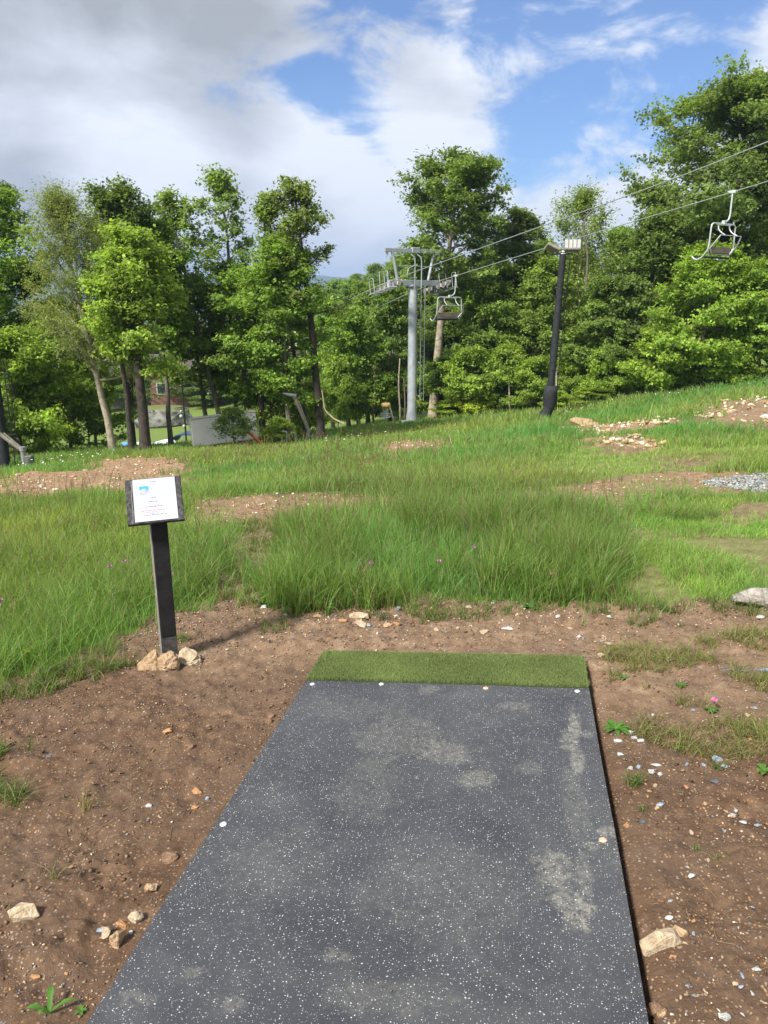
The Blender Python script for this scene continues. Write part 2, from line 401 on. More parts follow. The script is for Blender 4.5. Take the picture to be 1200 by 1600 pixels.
def build_ground():
    ys = [-4 + i * .22 for i in range(23)]
    y = ys[-1]
    while y < 12: y += max(.009, .0052 * y); ys.append(y)
    while y < 6000: y *= 1.022; ys.append(y)
    ys = np.array(ys); nc = 860
    u = np.linspace(-1, 1, nc); u = np.sign(u) * (.45 * np.abs(u) + .55 * np.abs(u) ** 2.2)
    Y, U = np.meshgrid(ys, u, indexing='ij'); X = U * 1.45 * (np.maximum(Y, 0) + 2.4)
    X = X.ravel(); Y = Y.ravel()
    bare = soil_mask(X, Y).astype(float)
    Z = ground_rel(X, Y) + CAMZ + relief(X, Y, bare)
    Psh = poly([(940, 935), (985, 870), (960, 815), (1040, 790), (1320, 775), (1330, 930), (1190, 930), (1080, 938)])
    thin = np.maximum(bare, .55 * inpoly(Psh, *edge_jit(X, Y, .3, 1.5, 9)) * sstep(fbm(X, Y, 1.9, 4, 222), .52, .40) * .95)
    thin = np.maximum(thin, (Y < 30) * (1 - sstep(fbm(X, Y, .8, 4, 224), .38, .47)) * .8)
    nr = len(ys); i = np.arange(nr * nc).reshape(nr, nc)
    q = np.stack([i[:-1, :-1], i[:-1, 1:], i[1:, 1:], i[1:, :-1]], -1).reshape(-1, 4)
    col = np.zeros((len(X), 3))
    col[:, 0] = thin
    jx, jy = edge_jit(X, Y, .25, 1.5, 9)
    red = inpoly(P_red, jx, jy) | inpoly(P_p1, jx, jy) | inpoly(P_p2, jx, jy) | inpoly(P_p3, jx, jy)
    col[:, 1] = np.where(red, 1.0, np.where(inpoly(P_path, jx, jy) | inpoly(P_p4, jx, jy), .5, .0))
    # damp, darker mud nearest the camera; drier and stonier towards the grass
    col[:, 2] = sstep(Y + .35 * X + (fbm(X, Y, 1.2, 3, 81) - .5) * 1.4, 2.7, 3.9)
    return npmesh('ground', np.stack([X, Y, Z], 1), quads=q, col=col, smooth=True)
def mat_ground():
    m, nt, b, o = newmat('soil_and_turf'); N = nt.nodes; L = nt.links
    at = N.new('ShaderNodeAttribute'); at.attribute_name = 'col'
    sep = N.new('ShaderNodeSeparateColor'); L.new(at.outputs['Color'], sep.inputs[0])
    tc = N.new('ShaderNodeTexCoord')
    def noise(s, d=6, r=.6, di=0):
        n = N.new('ShaderNodeTexNoise'); n.inputs['Scale'].default_value = s; n.inputs['Detail'].default_value = d; n.inputs['Roughness'].default_value = r; n.inputs['Distortion'].default_value = di
        L.new(tc.outputs['Object'], n.inputs['Vector']); return n.outputs['Fac']
    def ramp(f, els):
        r = N.new('ShaderNodeValToRGB'); L.new(f, r.inputs[0]); e = r.color_ramp.elements
        while len(e) < len(els): e.new(.5)
        for i, (p, c) in enumerate(els): e[i].position = p; e[i].color = (*c, 1)
        return r.outputs[0]
    def mix(f, a, b_, bt='MIX'):
        x = N.new('ShaderNodeMix'); x.data_type = 'RGBA'; x.blend_type = bt
        if isinstance(f, float): x.inputs[0].default_value = f
        else: L.new(f, x.inputs[0])
        for s, v in ((6, a), (7, b_)):
            if isinstance(v, tuple): x.inputs[s].default_value = (*v, 1)
            else: L.new(v, x.inputs[s])
        return x.outputs[2]
    big = noise(1.6, 6, .6, .3); mid = noise(11, 7, .65); fine = noise(75, 5, .7)
    damp = ramp(mid, [(.3, (.066, .037, .021)), (.5, (.118, .069, .040)), (.7, (.185, .115, .070))])
    dry = ramp(mid, [(.28, (.13, .082, .050)), (.5, (.225, .148, .092)), (.72, (.33, .24, .16))])
    base = mix(sep.outputs['Blue'], damp, dry)
    base = mix(ramp(big, [(.42, (0, 0, 0)), (.68, (.75, .75, .75))]), base, (.125, .082, .054))
    red = ramp(mid, [(.3, (.19, .11, .065)), (.5, (.30, .185, .11)), (.72, (.42, .31, .20))])
    base = mix(sep.outputs['Green'], base, red)
    # grit: small angular crumbs of several colours
    vo = N.new('ShaderNodeTexVoronoi'); vo.inputs['Scale'].default_value = 95; vo.inputs['Randomness'].default_value = 1
    L.new(tc.outputs['Object'], vo.inputs['Vector'])
    sc2 = N.new('ShaderNodeSeparateColor'); L.new(vo.outputs['Color'], sc2.inputs[0])
    sel = N.new('ShaderNodeMath'); sel.operation = 'GREATER_THAN'; sel.inputs[1].default_value = .70; L.new(sc2.outputs['Red'], sel.inputs[0])
    dd = N.new('ShaderNodeMath'); dd.operation = 'LESS_THAN'; dd.inputs[1].default_value = .36; L.new(vo.outputs['Distance'], dd.inputs[0])
    ml = N.new('ShaderNodeMath'); ml.operation = 'MULTIPLY'; L.new(sel.outputs[0], ml.inputs[0]); L.new(dd.outputs[0], ml.inputs[1])
    grit = ramp(sc2.outputs['Green'], [(.1, (.30, .17, .075)), (.45, (.22, .14, .085)), (.8, (.36, .27, .18)), (1, (.16, .17, .18))])
    base = mix(ml.outputs[0], base, grit)
    base = mix(ramp(fine, [(.35, (.75, .75, .75)), (.65, (1.25, 1.25, 1.25))]), base, base)
    fm = ramp(fine, [(.33, (.72, .72, .72)), (.66, (1.0, 1.0, 1.0))])
    base = mix(1.0, base, fm, 'MULTIPLY')
    turf = ramp(mid, [(.3, (.085, .125, .025)), (.55, (.13, .19, .038)), (.75, (.19, .20, .06))])
    base = mix(sep.outputs['Red'], turf, base)
    L.new(base, b.inputs['Base Color'])
    rr = N.new('ShaderNodeMapRange'); rr.inputs['To Min'].default_value = .62; rr.inputs['To Max'].default_value = .95; L.new(mid, rr.inputs['Value'])
    L.new(rr.outputs[0], b.inputs['Roughness']); b.inputs['Specular IOR Level'].default_value = .22
    bp = N.new('ShaderNodeBump'); bp.inputs['Strength'].default_value = .75; bp.inputs['Distance'].default_value = .012
    hh = N.new('ShaderNodeMath'); hh.operation = 'ADD'; L.new(fine, hh.inputs[0]); L.new(mid, hh.inputs[1])
    h2 = N.new('ShaderNodeMath'); h2.operation = 'MULTIPLY_ADD'; L.new(ml.outputs[0], h2.inputs[0]); h2.inputs[1].default_value = .4; L.new(hh.outputs[0], h2.inputs[2])
    L.new(h2.outputs[0], bp.inputs['Height']); L.new(bp.outputs[0], b.inputs['Normal'])
    return m
ground = build_ground(); ground.data.materials.append(mat_ground()); tag(ground, kind='structure')

# ------------------------------------------------------------------ tee mat
def mat_rubber():
    m, nt, b, o = newmat('flecked_rubber'); N = nt.nodes; L = nt.links
    tc = N.new('ShaderNodeTexCoord')
    def noise(s, d=6, r=.6, di=0, vec=None):
        n = N.new('ShaderNodeTexNoise'); n.inputs['Scale'].default_value = s; n.inputs['Detail'].default_value = d; n.inputs['Roughness'].default_value = r; n.inputs['Distortion'].default_value = di
        L.new(vec or tc.outputs['Object'], n.inputs['Vector']); return n.outputs['Fac']
    def ramp(f, els):
        r = N.new('ShaderNodeValToRGB'); L.new(f, r.inputs[0]); e = r.color_ramp.elements
        while len(e) < len(els): e.new(.5)
        for i, (p, c) in enumerate(els): e[i].position = p; e[i].color = (*c, 1)
        return r.outputs[0]
    def mix(f, a, b_, bt='MIX'):
        x = N.new('ShaderNodeMix'); x.data_type = 'RGBA'; x.blend_type = bt
        if isinstance(f, float): x.inputs[0].default_value = f
        else: L.new(f, x.inputs[0])
        for s, v in ((6, a), (7, b_)):
            if isinstance(v, tuple): x.inputs[s].default_value = (*v, 1)
            else: L.new(v, x.inputs[s])
        return x.outputs[2]
    def mth(op, a, b_=None, c=None, clamp=False):
        x = N.new('ShaderNodeMath'); x.operation = op; x.use_clamp = clamp
        for i, v in enumerate((a, b_, c)):
            if v is None: continue
            if isinstance(v, (int, float)): x.inputs[i].default_value = v
            else: L.new(v, x.inputs[i])
        return x.outputs[0]
    base = ramp(noise(1.9, 7, .6, .6), [(.32, (.026, .0275, .0315)), (.68, (.052, .054, .060))])
    base = mix(ramp(noise(140, 3, .6), [(.35, (0, 0, 0)), (.7, (.5, .5, .5))]), base, (.05, .056, .068))
    # dusty film in patches
    dust = mth('MULTIPLY', ramp(noise(3.3, 9, .68, 1.2), [(.45, (0, 0, 0)), (.74, (.36, .36, .36))]), ramp(noise(38, 6, .7), [(.3, (.25, .25, .25)), (.7, (1, 1, 1))]))
    base = mix(dust, base, (.15, .15, .135))
    # named scuffs: dried mud prints, in the mat's own plane (metres)
    sp = N.new('ShaderNodeSeparateXYZ'); L.new(tc.outputs['Object'], sp.inputs[0])
    gr = ramp(noise(46, 8, .85, .8), [(.42, (0, 0, 0)), (.60, (1, 1, 1))])
    wob = noise(14, 7, .72, .5)
    def blob(cx, cy, rx, ry, amt, ang=0):
        mp_ = N.new('ShaderNodeMapping'); mp_.vector_type = 'TEXTURE'
        mp_.inputs['Location'].default_value = (cx, cy, 0); mp_.inputs['Rotation'].default_value = (0, 0, R(ang)); mp_.inputs['Scale'].default_value = (rx, ry, 1)
        L.new(tc.outputs['Object'], mp_.inputs[0])
        fl = N.new('ShaderNodeVectorMath'); fl.operation = 'MULTIPLY'; fl.inputs[1].default_value = (1, 1, 0); L.new(mp_.outputs[0], fl.inputs[0])
        ln = N.new('ShaderNodeVectorMath'); ln.operation = 'LENGTH'; L.new(fl.outputs[0], ln.inputs[0])
        d = mth('ADD', ln.outputs['Value'], mth('MULTIPLY', mth('SUBTRACT', wob, .5), 2.4))
        f = mth('SUBTRACT', 1.0, mth('MULTIPLY', mth('SUBTRACT', d, .62), 2.6), clamp=True)
        return mth('MULTIPLY', mth('MULTIPLY', f, gr), amt * .6)
    global MAT_BLOBS
    for bl in MAT_BLOBS: base = mix(blob(*bl), base, (.30, .285, .235))
    # white flecks, two sizes
    for sc_, thr, rad, c in ((125, .72, .15, (.42, .44, .46)), (210, .80, .16, (.26, .28, .30))):
        nd = N.new('ShaderNodeTexNoise'); nd.inputs['Scale'].default_value = sc_ * 1.1; nd.inputs['Detail'].default_value = 2; L.new(tc.outputs['Object'], nd.inputs['Vector'])
        vm = N.new('ShaderNodeVectorMath'); vm.operation = 'MULTIPLY_ADD'; L.new(nd.outputs['Color'], vm.inputs[0]); vm.inputs[1].default_value = (.9 / sc_,) * 3; L.new(tc.outputs['Object'], vm.inputs[2])
        v = N.new('ShaderNodeTexVoronoi'); v.voronoi_dimensions = '2D'; v.inputs['Scale'].default_value = sc_; L.new(vm.outputs[0], v.inputs['Vector'])
        s = N.new('ShaderNodeSeparateColor'); L.new(v.outputs['Color'], s.inputs[0])
        on = mth('GREATER_THAN', s.outputs['Red'], thr)
        rr = mth('MULTIPLY', mth('POWER', s.outputs['Green'], 2.2), rad); dd = mth('LESS_THAN', v.outputs['Distance'], mth('ADD', rr, .09))
        base = mix(mth('MULTIPLY', mth('MULTIPLY', on, dd), .92), base, c)
    L.new(base, b.inputs['Base Color']); b.inputs['Roughness'].default_value = .7; b.inputs['Specular IOR Level'].default_value = .3
    bp = N.new('ShaderNodeBump'); bp.inputs['Strength'].default_value = .35; bp.inputs['Distance'].default_value = .002
    L.new(noise(260, 3, .6), bp.inputs['Height']); L.new(bp.outputs[0], b.inputs['Normal'])
    return m
# local frame of the mat: x across (to the right), y away from the camera, z up
mo = mat_fl; ex = (mat_fr - mat_fl).normalized(); ez = Vector(PLN).normalized(); ey = ez.cross(ex)
MATW = (mat_fr - mat_fl).length
Mm = Matrix((ex, ey, ez)).transposed().to_4x4(); Mm.translation = mo
def toM(px, py):
    return Mm.inverted() @ mp(px, py)
def MBl(px, py, wpx, hpx, amt, ang=0):
    c = toM(px, py); a = toM(px + wpx, py); b_ = toM(px, py - hpx)
    return (c.x, c.y, (a - c).length, (b_ - c).length, amt, ang)
MAT_BLOBS = [MBl(898, 1135, 10, 34, .95), MBl(902, 1185, 13, 32, .95), MBl(888, 1158, 16, 20, .7), MBl(918, 1148, 10, 8, .6), MBl(740, 1218, 36, 16, .65), MBl(695, 1175, 60, 18, .55),
             MBl(830, 1200, 22, 14, .35), MBl(865, 1355, 36, 30, .8), MBl(893, 1415, 34, 34, .85, 20), MBl(912, 1385, 16, 60, .55), MBl(900, 1260, 26, 70, .3), MBl(950, 1300, 16, 12, .8),
             MBl(925, 1322, 14, 8, .6), MBl(560, 1110, 70, 20, .22), MBl(620, 1150, 80, 36, .35), MBl(672, 1078, 18, 8, .5), MBl(800, 1103, 34, 8, .5), MBl(520, 1490, 30, 14, .45), MBl(365, 1570, 22, 14, .5),
             MBl(215, 1560, 30, 14, .4), MBl(300, 1520, 26, 12, .4), MBl(700, 1400, 160, 80, .18), MBl(430, 1350, 120, 60, .15), MBl(610, 1560, 120, 30, .25), MBl(570, 1230, 60, 50, .25)]
def slab(name, x0, x1, y0, y1, top, th, mat, parent, nx=1, ny=1, wave=0):
    mb = MB(); vs = []
    for k, z in ((0, top), (1, top - th)):
        for j in range(ny + 1):
            for i in range(nx + 1):
                x = x0 + (x1 - x0) * i / nx; y = y0 + (y1 - y0) * j / ny
                vs.append((x + wave * math.sin(y * 5.1 + x), y + wave * math.sin(x * 4.3) * 1.5, z + (wave * .8 * math.sin(x * 3.7 + y * 2.3) if k == 0 else 0)))
    n1 = (nx + 1) * (ny + 1); fs = []
    for j in range(ny):
        for i in range(nx):
            a = j * (nx + 1) + i; fs.append((a, a + 1, a + nx + 2, a + nx + 1)); fs.append((n1 + a, n1 + a + nx + 1, n1 + a + nx + 2, n1 + a + 1))
    for i in range(nx):
        a = i; b_ = ny * (nx + 1) + i
        fs.append((a, n1 + a, n1 + a + 1, a + 1)); fs.append((b_, b_ + 1, n1 + b_ + 1, n1 + b_))
    for j in range(ny):
        a = j * (nx + 1); b_ = a + nx
        fs.append((a, a + nx + 1, n1 + a + nx + 1, n1 + a)); fs.append((b_, n1 + b_, n1 + b_ + nx + 1, b_ + nx + 1))
    mb.add(vs, fs); o = mb.build(name, mat, parent); return o
tee = empty('tee_mat'); tee.matrix_world = Mm
tag(tee, 'long black rubber tee mat with white flecks and dusty shoe prints', 'mat')
MR = mat_rubber()
slab('rubber_sheet', 0, MATW, -MAT_LEN, 0, 0, .022, MR, tee, 24, 48, .0012)
M_wash = nmat('zinc_washer', (.5, .52, .54), (.75, .76, .76), 60, .4, .5)
M_washd = nmat('muddy_washer', (.42, .25, .16), (.60, .42, .30), 90, .7)
def washer(px, py, mat, lab=None):
    c = toM(px, py); mb = MB()
    mb.tube([(0, 0, .0002), (0, 0, .0022), (0, 0, .0036)], [.0125, .0125, .0095], 18); mb.tube([(0, 0, .0036), (0, 0, .0052)], [.0055, .004], 8)
    o = mb.build('screw_washer', mat, tee); o.location = (c.x, c.y, 0)
    if lab: o['label'] = lab
for q in ((488, 1069), (596, 1069), (902, 1080), (349, 1288)): washer(*q, M_wash)
washer(759, 1075.5, M_washd, 'rusty screw washer'); washer(942, 1313, M_washd, 'muddy reddish screw washer')
# turf strip at the front of the mat
turf = empty('turf_strip'); turf.matrix_world = Mm
tag(turf, 'strip of short green artificial turf laid across the front end of the black mat', 'artificial turf')
TL = .325
M_tb = nmat('turf_backing', (.03, .045, .012), (.05, .07, .02), 40, .9)
slab('backing', .004, MATW - .002, .003, TL, .004, .020, M_tb, turf, 12, 4, .001)
def pile(n=95000):
    r = np.random.RandomState(3)
    x = r.uniform(.002, MATW, n); y = r.uniform(.001, TL + .004, n); x += .002 * np.sin(y * 60)
    h = r.uniform(.009, .017, n); a = r.uniform(0, 6.28, n); l = r.uniform(.0, .010, n)
    w = r.uniform(.0012, .0024, n); b = r.uniform(0, 6.28, n)
    base = np.stack([x, y, np.full(n, .003)], 1); wv = np.stack([np.cos(b), np.sin(b), b * 0], 1) * w[:, None] / 2
    tip = base + np.stack([np.cos(a) * l, np.sin(a) * l, h], 1)
    V = np.stack([base - wv, base + wv, tip + wv * .7, tip - wv * .7], 1).reshape(-1, 3)
    k = r.rand(n)[:, None]; c = (1 - k) * np.array([.165, .22, .08]) + k * np.array([.29, .36, .155])
    c *= (.75 + .5 * fbm(x, y, 5, 3, 5))[:, None]
    dry = r.rand(n) < .06; c[dry] = (.22, .22, .09)
    return npmesh('pile', V, quads=np.arange(4 * n).reshape(-1, 4), mat=M_grass, parent=turf, col=np.repeat(c, 4, 0))
pile()

# ------------------------------------------------------------------ sign
M_blackwood = nmat('black_painted_wood', (.006, .006, .007), (.020, .0195, .020), 9, .65, bump=.12, dist=1)
M_worn = nmat('worn_black_board', (.012, .012, .014), (.075, .072, .07), 14, .55, bump=.35, dist=2.0, c3=(.026, .026, .028))
M_raw = nmat('bare_wood_edge', (.12, .115, .10), (.24, .225, .2), 20, .8)
M_paper = nmat('laminated_paper', (.36, .385, .43), (.40, .42, .465), 3, .25, spec=.5, rr=.05)
M_ink = nmat('grey_ink', (.05, .052, .06), (.09, .092, .1), 50, .6)
M_inkl = nmat('pale_ink', (.17, .18, .2), (.22, .23, .25), 50, .6)
M_pink = nmat('pink_ink', (.45, .14, .18), (.5, .2, .23), 50, .6)
M_blue = nmat('logo_blue', (.02, .25, .70), (.03, .30, .78), 50, .5)
sb = GP(263, 1033); sbz = GF(*sb)
sign = empty('tee_sign', (sb[0], sb[1] + .03, sbz), (0, 0, R(24)))
tag(sign, 'small black wooden post with a tilted board holding a white laminated sheet', 'sign')
topc = PY(249, 815, sb[1] + .03); ph = topc.z - sbz + .075
mb = MB(); mb.box((0, 0, ph / 2 - .06), (.080, .084, ph + .12), .004)
lean = Matrix.Rotation(R(0.0), 4, 'Y')
post = mb.build('post', M_blackwood, sign); post.matrix_local = lean
mb = MB(); mb.box((-.0407, .0, ph / 2 - .06), (.002, .078, ph + .1), .0003); ed = mb.build('bare_edge', M_raw, post)
mb = MB()
M_dustp = nmat('dusty_post_foot', (.02, .02, .02), (.10, .095, .09), 30, .8, dist=1)
mb.box((0, -.0427, .07), (.077, .0016, .14), .0003); mb.build('dusty_foot', M_dustp, post)
board = empty('board_mount'); COL.objects.unlink(board); bpy.data.objects.remove(board)
BM = Matrix.Translation((-.012, -.035, ph + .055)) @ Matrix.Rotation(R(-3.5), 4, 'Y') @ Matrix.Rotation(R(3), 4, 'Z') @ Matrix.Rotation(R(52), 4, 'X')
BM = Matrix.Translation((-.012, -.035, ph + .050)) @ Matrix.Rotation(R(-2), 4, 'Y') @ Matrix.Rotation(R(-9), 4, 'Z') @ Matrix.Rotation(R(49), 4, 'X')
# board plane local: x across, y up the slope, z out of the face
BW, BH = .270, .248
mb = MB()
for i, (cx, w_) in enumerate(((0, BW),)): mb.box((cx, 0, -.012), (w_, BH, .022), .003)
bd = mb.build('board', M_worn, sign); bd.matrix_local = BM
mb = MB(); pts = [(-.110, -.120), (-.106, -.06), (-.108, .02), (-.103, .06), (-.105, .115)]
for (a, b_), (c, d) in zip(pts[:-1], pts[1:]):
    mb.add([(a - .0015, b_, .0006), (a + .002, b_, .0006), (c + .0018, d, .0006), (c - .001, d, .0006)], [(0, 1, 2, 3)])
mb.build('paint_crack', M_raw, bd)
PW, PHh = .205, .234
mb = MB(); mb.box((.004, .002, .0015), (PW, PHh, .0022), .0006); paper = mb.build('laminated_sheet', M_paper, sign); paper.matrix_local = BM
def flat(mb, x0, x1, y0, y1, z=.0031): mb.add([(x0, y0, z), (x1, y0, z), (x1, y1, z), (x0, y1, z)], [(0, 1, 2, 3)])
random.seed(4)
def textline(mb, cx, y, w, h):
    x = cx - w / 2
    while x < cx + w / 2:
        l = random.uniform(.006, .017); l = min(l, cx + w / 2 - x)
        n = max(1, int(l / .0024))
        for k in range(n): flat(mb, x + k * .0024, x + k * .0024 + random.uniform(.0011, .0019), y - h / 2, y + h / 2 * random.choice((.5, 1, 1)))
        x += l + .0025
for cx, y_, w_, h_, m_ in ((0, .100, .026, .0048, M_ink), (-.002, .012, .022, .0045, M_ink), (-.002, -.010, .046, .0045, M_ink), (-.002, -.037, .080, .0048, M_ink), (-.002, -.083, .120, .004, M_ink),
                           (-.044, .040, .044, .004, M_inkl), (-.050, .034, .032, .003, M_inkl), (.0, .084, .14, .0010, M_inkl), (.0, .025, .13, .0010, M_inkl), (-.002, -.075, .05, .003, M_inkl),
                           (-.002, -.058, .130, .0055, M_pink), (-.02, -.067, .09, .004, M_pink)):
    mb = MB(); textline(mb, cx, y_, w_, h_); mb.build('print_line', m_, paper)
mb = MB(); flat(mb, -.068, -.024, .048, .078); mb.build('logo', M_blue, paper)
mb = MB(); z = .0037
mb.add([(-.068, .048, z), (-.030, .048, z), (-.046, .062, z), (-.051, .064, z), (-.056, .061, z), (-.068, .053, z)], [(0, 1, 2, 3, 4, 5)])
mb.add([(-.048, .064, z), (-.044, .0665, z), (-.016, .050, z), (-.018, .046, z)], [(0, 3, 2, 1)])
mb.build('logo_mountain', M_paper, paper)
mb = MB(); z = .0043
mb.add([(-.044, .0665, z), (-.0425, .0665, z), (-.022, .053, z), (-.024, .053, z)], [(0, 3, 2, 1)])
mb.add([(-.050, .064, z), (-.0485, .064, z), (-.032, .049, z), (-.034, .049, z)], [(0, 3, 2, 1)])
mb.build('logo_stripe', M_ink, paper)

# ------------------------------------------------------------------ stones
def hull(seed, n=16, sx=1, sy=1, sz=1, sub=1, rough=.06):
    rn = random.Random(seed); bm = bmesh.new()
    for i in range(n):
        v = Vector((rn.gauss(0, 1), rn.gauss(0, 1), rn.gauss(0, 1))).normalized() * rn.uniform(.8, 1.05)
        bm.verts.new((v.x * sx, v.y * sy, v.z * sz))
    bmesh.ops.convex_hull(bm, input=bm.verts[:])
    for v in [v for v in bm.verts if not v.link_faces]: bm.verts.remove(v)
    if sub:
        bmesh.ops.bevel(bm, geom=bm.edges[:], offset=min(sx, sy, sz) * .09, segments=1, affect='EDGES', clamp_overlap=True)
        bmesh.ops.triangulate(bm, faces=bm.faces[:])
        for _ in range(sub): bmesh.ops.subdivide_edges(bm, edges=bm.edges[:], cuts=1, use_grid_fill=True)
        k = min(sx, sy, sz)
        from mathutils import noise as mn
        for v in bm.verts:
            v.co += v.normal * (mn.fractal(v.co * (2.2 / k) + Vector((seed, 0, 0)), 1, 2, 3) * rough * k)
    bmesh.ops.recalc_face_normals(bm, faces=bm.faces)
    return bm
SM = {'tan': nmat('tan_rock', (.19, .12, .065), (.42, .30, .19), 18, .9, bump=.8, dist=1.5, c3=(.36, .25, .15)),
      'pale': nmat('pale_rock', (.24, .18, .11), (.50, .41, .29), 22, .9, bump=.5, dist=.2),
      'white': nmat('white_quartz', (.30, .31, .30), (.56, .57, .54), 60, .6, bump=.5),
      'blue': nmat('blue_grey_slate', (.13, .16, .20), (.34, .40, .46), 50, .6, bump=.4),
      'brown': nmat('brown_rock', (.13, .075, .045), (.25, .16, .10), 30, .9, bump=.7),
      'orange': nmat('orange_stone', (.30, .15, .06), (.48, .28, .14), 40, .85, bump=.5),
      'dark': nmat('dark_slate', (.05, .055, .065), (.13, .14, .16), 50, .6, bump=.4)}
def rock(px, py, w, h, mt, seed, label, sink=.3, aspect=.8, name='rock', ang=0, tilt=0, group=None, at=None, sub=1):
    p = at or GPT(px, py); d = math.hypot(p.x, p.y, ) ; depth = p.y * CP - (p.z - CAMZ) * SP
    sx = w / F0 * depth / 2 * 1.12; sz = h / F0 * depth / 2; sa = (CAMZ - p.z) / max(.5, p.length)
    sy = min(sx * aspect, sz * .85 / max(.12, sa)); sz = max(min(sz, sx * .8), sx * .3); aspect = sy / sx
    bm = hull(seed, 15, sx, sx * aspect, sz, sub, .10); me = bpy.data.meshes.new(name); bm.to_mesh(me); bm.free(); me.materials.append(SM[mt])
    o = bpy.data.objects.new(name, me); link(o)
    o.location = (p.x, p.y, GF(p.x, p.y) + sz * (.86 - sink * 2)); o.rotation_euler = (0, R(tilt), R(ang))
    tag(o, label, 'rock' if name != 'pebble' else 'pebble', group); return o
def crock(name, label, pts, loc, mt, seed, rough=.08):
    """rock as the hull of given corner points (metres)"""
    bm = bmesh.new()
    for p in pts: bm.verts.new(p)
    bmesh.ops.convex_hull(bm, input=bm.verts[:])
    for v in [v for v in bm.verts if not v.link_faces]: bm.verts.remove(v)
    bmesh.ops.bevel(bm, geom=bm.edges[:], offset=.010, segments=2, affect='EDGES', clamp_overlap=True)
    bmesh.ops.triangulate(bm, faces=bm.faces[:])
    for _ in range(2): bmesh.ops.subdivide_edges(bm, edges=[e for e in bm.edges if e.calc_length() > .012], cuts=1, use_grid_fill=True)
    from mathutils import noise as mn
    for v in bm.verts:
        v.co += v.normal * (mn.fractal(v.co * 22 + Vector((seed, 0, 0)), 1, 2, 4) * rough * .06 + mn.noise(Vector((v.co.x * 8, v.co.y * 8, v.co.z * 60 + seed))) * .003)
    bmesh.ops.recalc_face_normals(bm, faces=bm.faces)
    me = bpy.data.meshes.new(name); bm.to_mesh(me); bm.free(); me.materials.append(SM[mt])
    o = link(bpy.data.objects.new(name, me)); o.location = loc; tag(o, label, 'rock', 'rocks round the foot of the sign post'); return o
def base_rock(px, py): p = GPT(px, py); return (p.x, p.y, GF(p.x, p.y) - .01)
crock('rock', 'tan layered rock leaning against the left side of the sign post', [(-.050, -.02, 0), (-.055, .03, 0), (-.05, 0, .045), (.055, -.03, 0), (.06, .05, 0), (.005, .0, .09), (.04, .03, .118), (.055, .0, .10), (.06, .03, .03), (0, -.035, .03)], base_rock(231, 1045), 'tan', 3)
crock('rock', 'rounded brown rock standing in front of the sign post', [(-.055, -.03, .01), (-.05, .03, 0), (-.058, 0, .075), (-.03, -.01, .098), (.045, -.03, 0), (.058, .03, 0), (.060, -.01, .05), (.055, .01, .09), (0, -.045, .03), (0, .04, .1), (.01, -.04, .07)], base_rock(264, 1046), 'tan', 8)
crock('rock', 'flat pale rock with a bright top on the right of the sign post', [(-.04, -.03, 0), (-.05, .05, 0), (-.045, .02, .075), (-.02, .055, .098), (.05, .05, .062), (.075, .01, .052), (.065, -.02, 0), (.085, .03, .02), (.0, -.04, .035), (.04, -.035, .03)], base_rock(291, 1036), 'pale', 12)

rock(186, 1478, 36, 42, 'tan', 21, 'largest angular tan rock in the cluster beside the left edge of the mat', .15, .8, ang=20)
rock(166, 1466, 24, 26, 'pale', 22, 'pale block tucked behind the largest angular rock left of the mat', .15, .7)
rock(213, 1438, 25, 26, 'pale', 23, 'grey-topped stone at the upper right of the rock cluster left of the mat', .15, .8)
rock(193, 1452, 24, 18, 'orange', 24, 'orange wedge of stone in the middle of the rock cluster left of the mat', .2, .7, tilt=15)
rock(158, 1460, 13, 10, 'blue', 25, 'small blue-grey pebble touching the rock cluster left of the mat', .2, .8, 'pebble')
rock(206, 1461, 9, 12, 'white', 26, 'small whitish pebble between the rock cluster and the mat', .2, .8, 'pebble')
rock(235, 1393, 22, 21, 'tan', 27, 'lone cube-like tan stone near the left edge of the mat', .15, .9, ang=30)
rock(262, 1345, 34, 26, 'brown', 28, 'soil-covered brown lump of rock left of the mat', .35, .8)
rock(298, 1178, 19, 20, 'brown', 29, 'upright brown stone alone on the mud left of the mat', .2, .8)
rock(40, 1436, 56, 40, 'pale', 30, 'broad flat pale rock half buried near the left side of the photo', .40, 1.1, ang=25)
rock(12, 1168, 17, 12, 'brown', 31, 'small brown stone at the far left edge of the bare mud', .2, .8)
rock(233, 1267, 11, 8, 'white', 32, 'single small white pebble on the brown mud left of the mat', .2, .8, 'pebble')
rock(262, 1149, 16, 12, 'orange', 33, 'small orange stone on the mud below the sign', .2, .8)
rock(420, 1130, 15, 12, 'brown', 34, 'flat brown stone touching the left edge of the mat', .2, .8)
rock(424, 1120, 14, 9, 'brown', 35, 'thin brown flake of stone right behind the flat brown stone at the mat edge', .2, .8)
rock(308, 1240, 17, 12, 'orange', 36, 'orange-brown stone beside a dark pebble halfway down the left mud', .2, .8)
rock(305, 1263, 13, 10, 'orange', 37, 'smaller orange stone in front of the orange-brown one left of the mat', .2, .8)
rock(324, 1249, 9, 8, 'blue', 38, 'grey pebble beside the two orange stones left of the mat', .2, .8, 'pebble')
rock(55, 1530, 18, 9, 'orange', 39, 'thin orange chip of stone near the lower left corner', .2, .8)
rock(1040, 1474, 84, 48, 'pale', 40, 'large pale flat rock half buried right of the mat', .42, .95, ang=12)
rock(1063, 1457, 36, 26, 'tan', 41, 'knobbly tan end of rock sticking up behind the large pale flat rock', .42, .9)
rock(1022, 1568, 26, 34, 'brown', 42, 'square brown stone tight against the lower right mat edge', .3, .9)
rock(1034, 1578, 18, 20, 'tan', 43, 'pinkish angular stone in front of the square brown stone by the mat', .15, .8)
rock(1132, 1594, 26, 15, 'white', 44, 'long white stone cut by the bottom edge of the photo on the right', .2, .6, tilt=10)
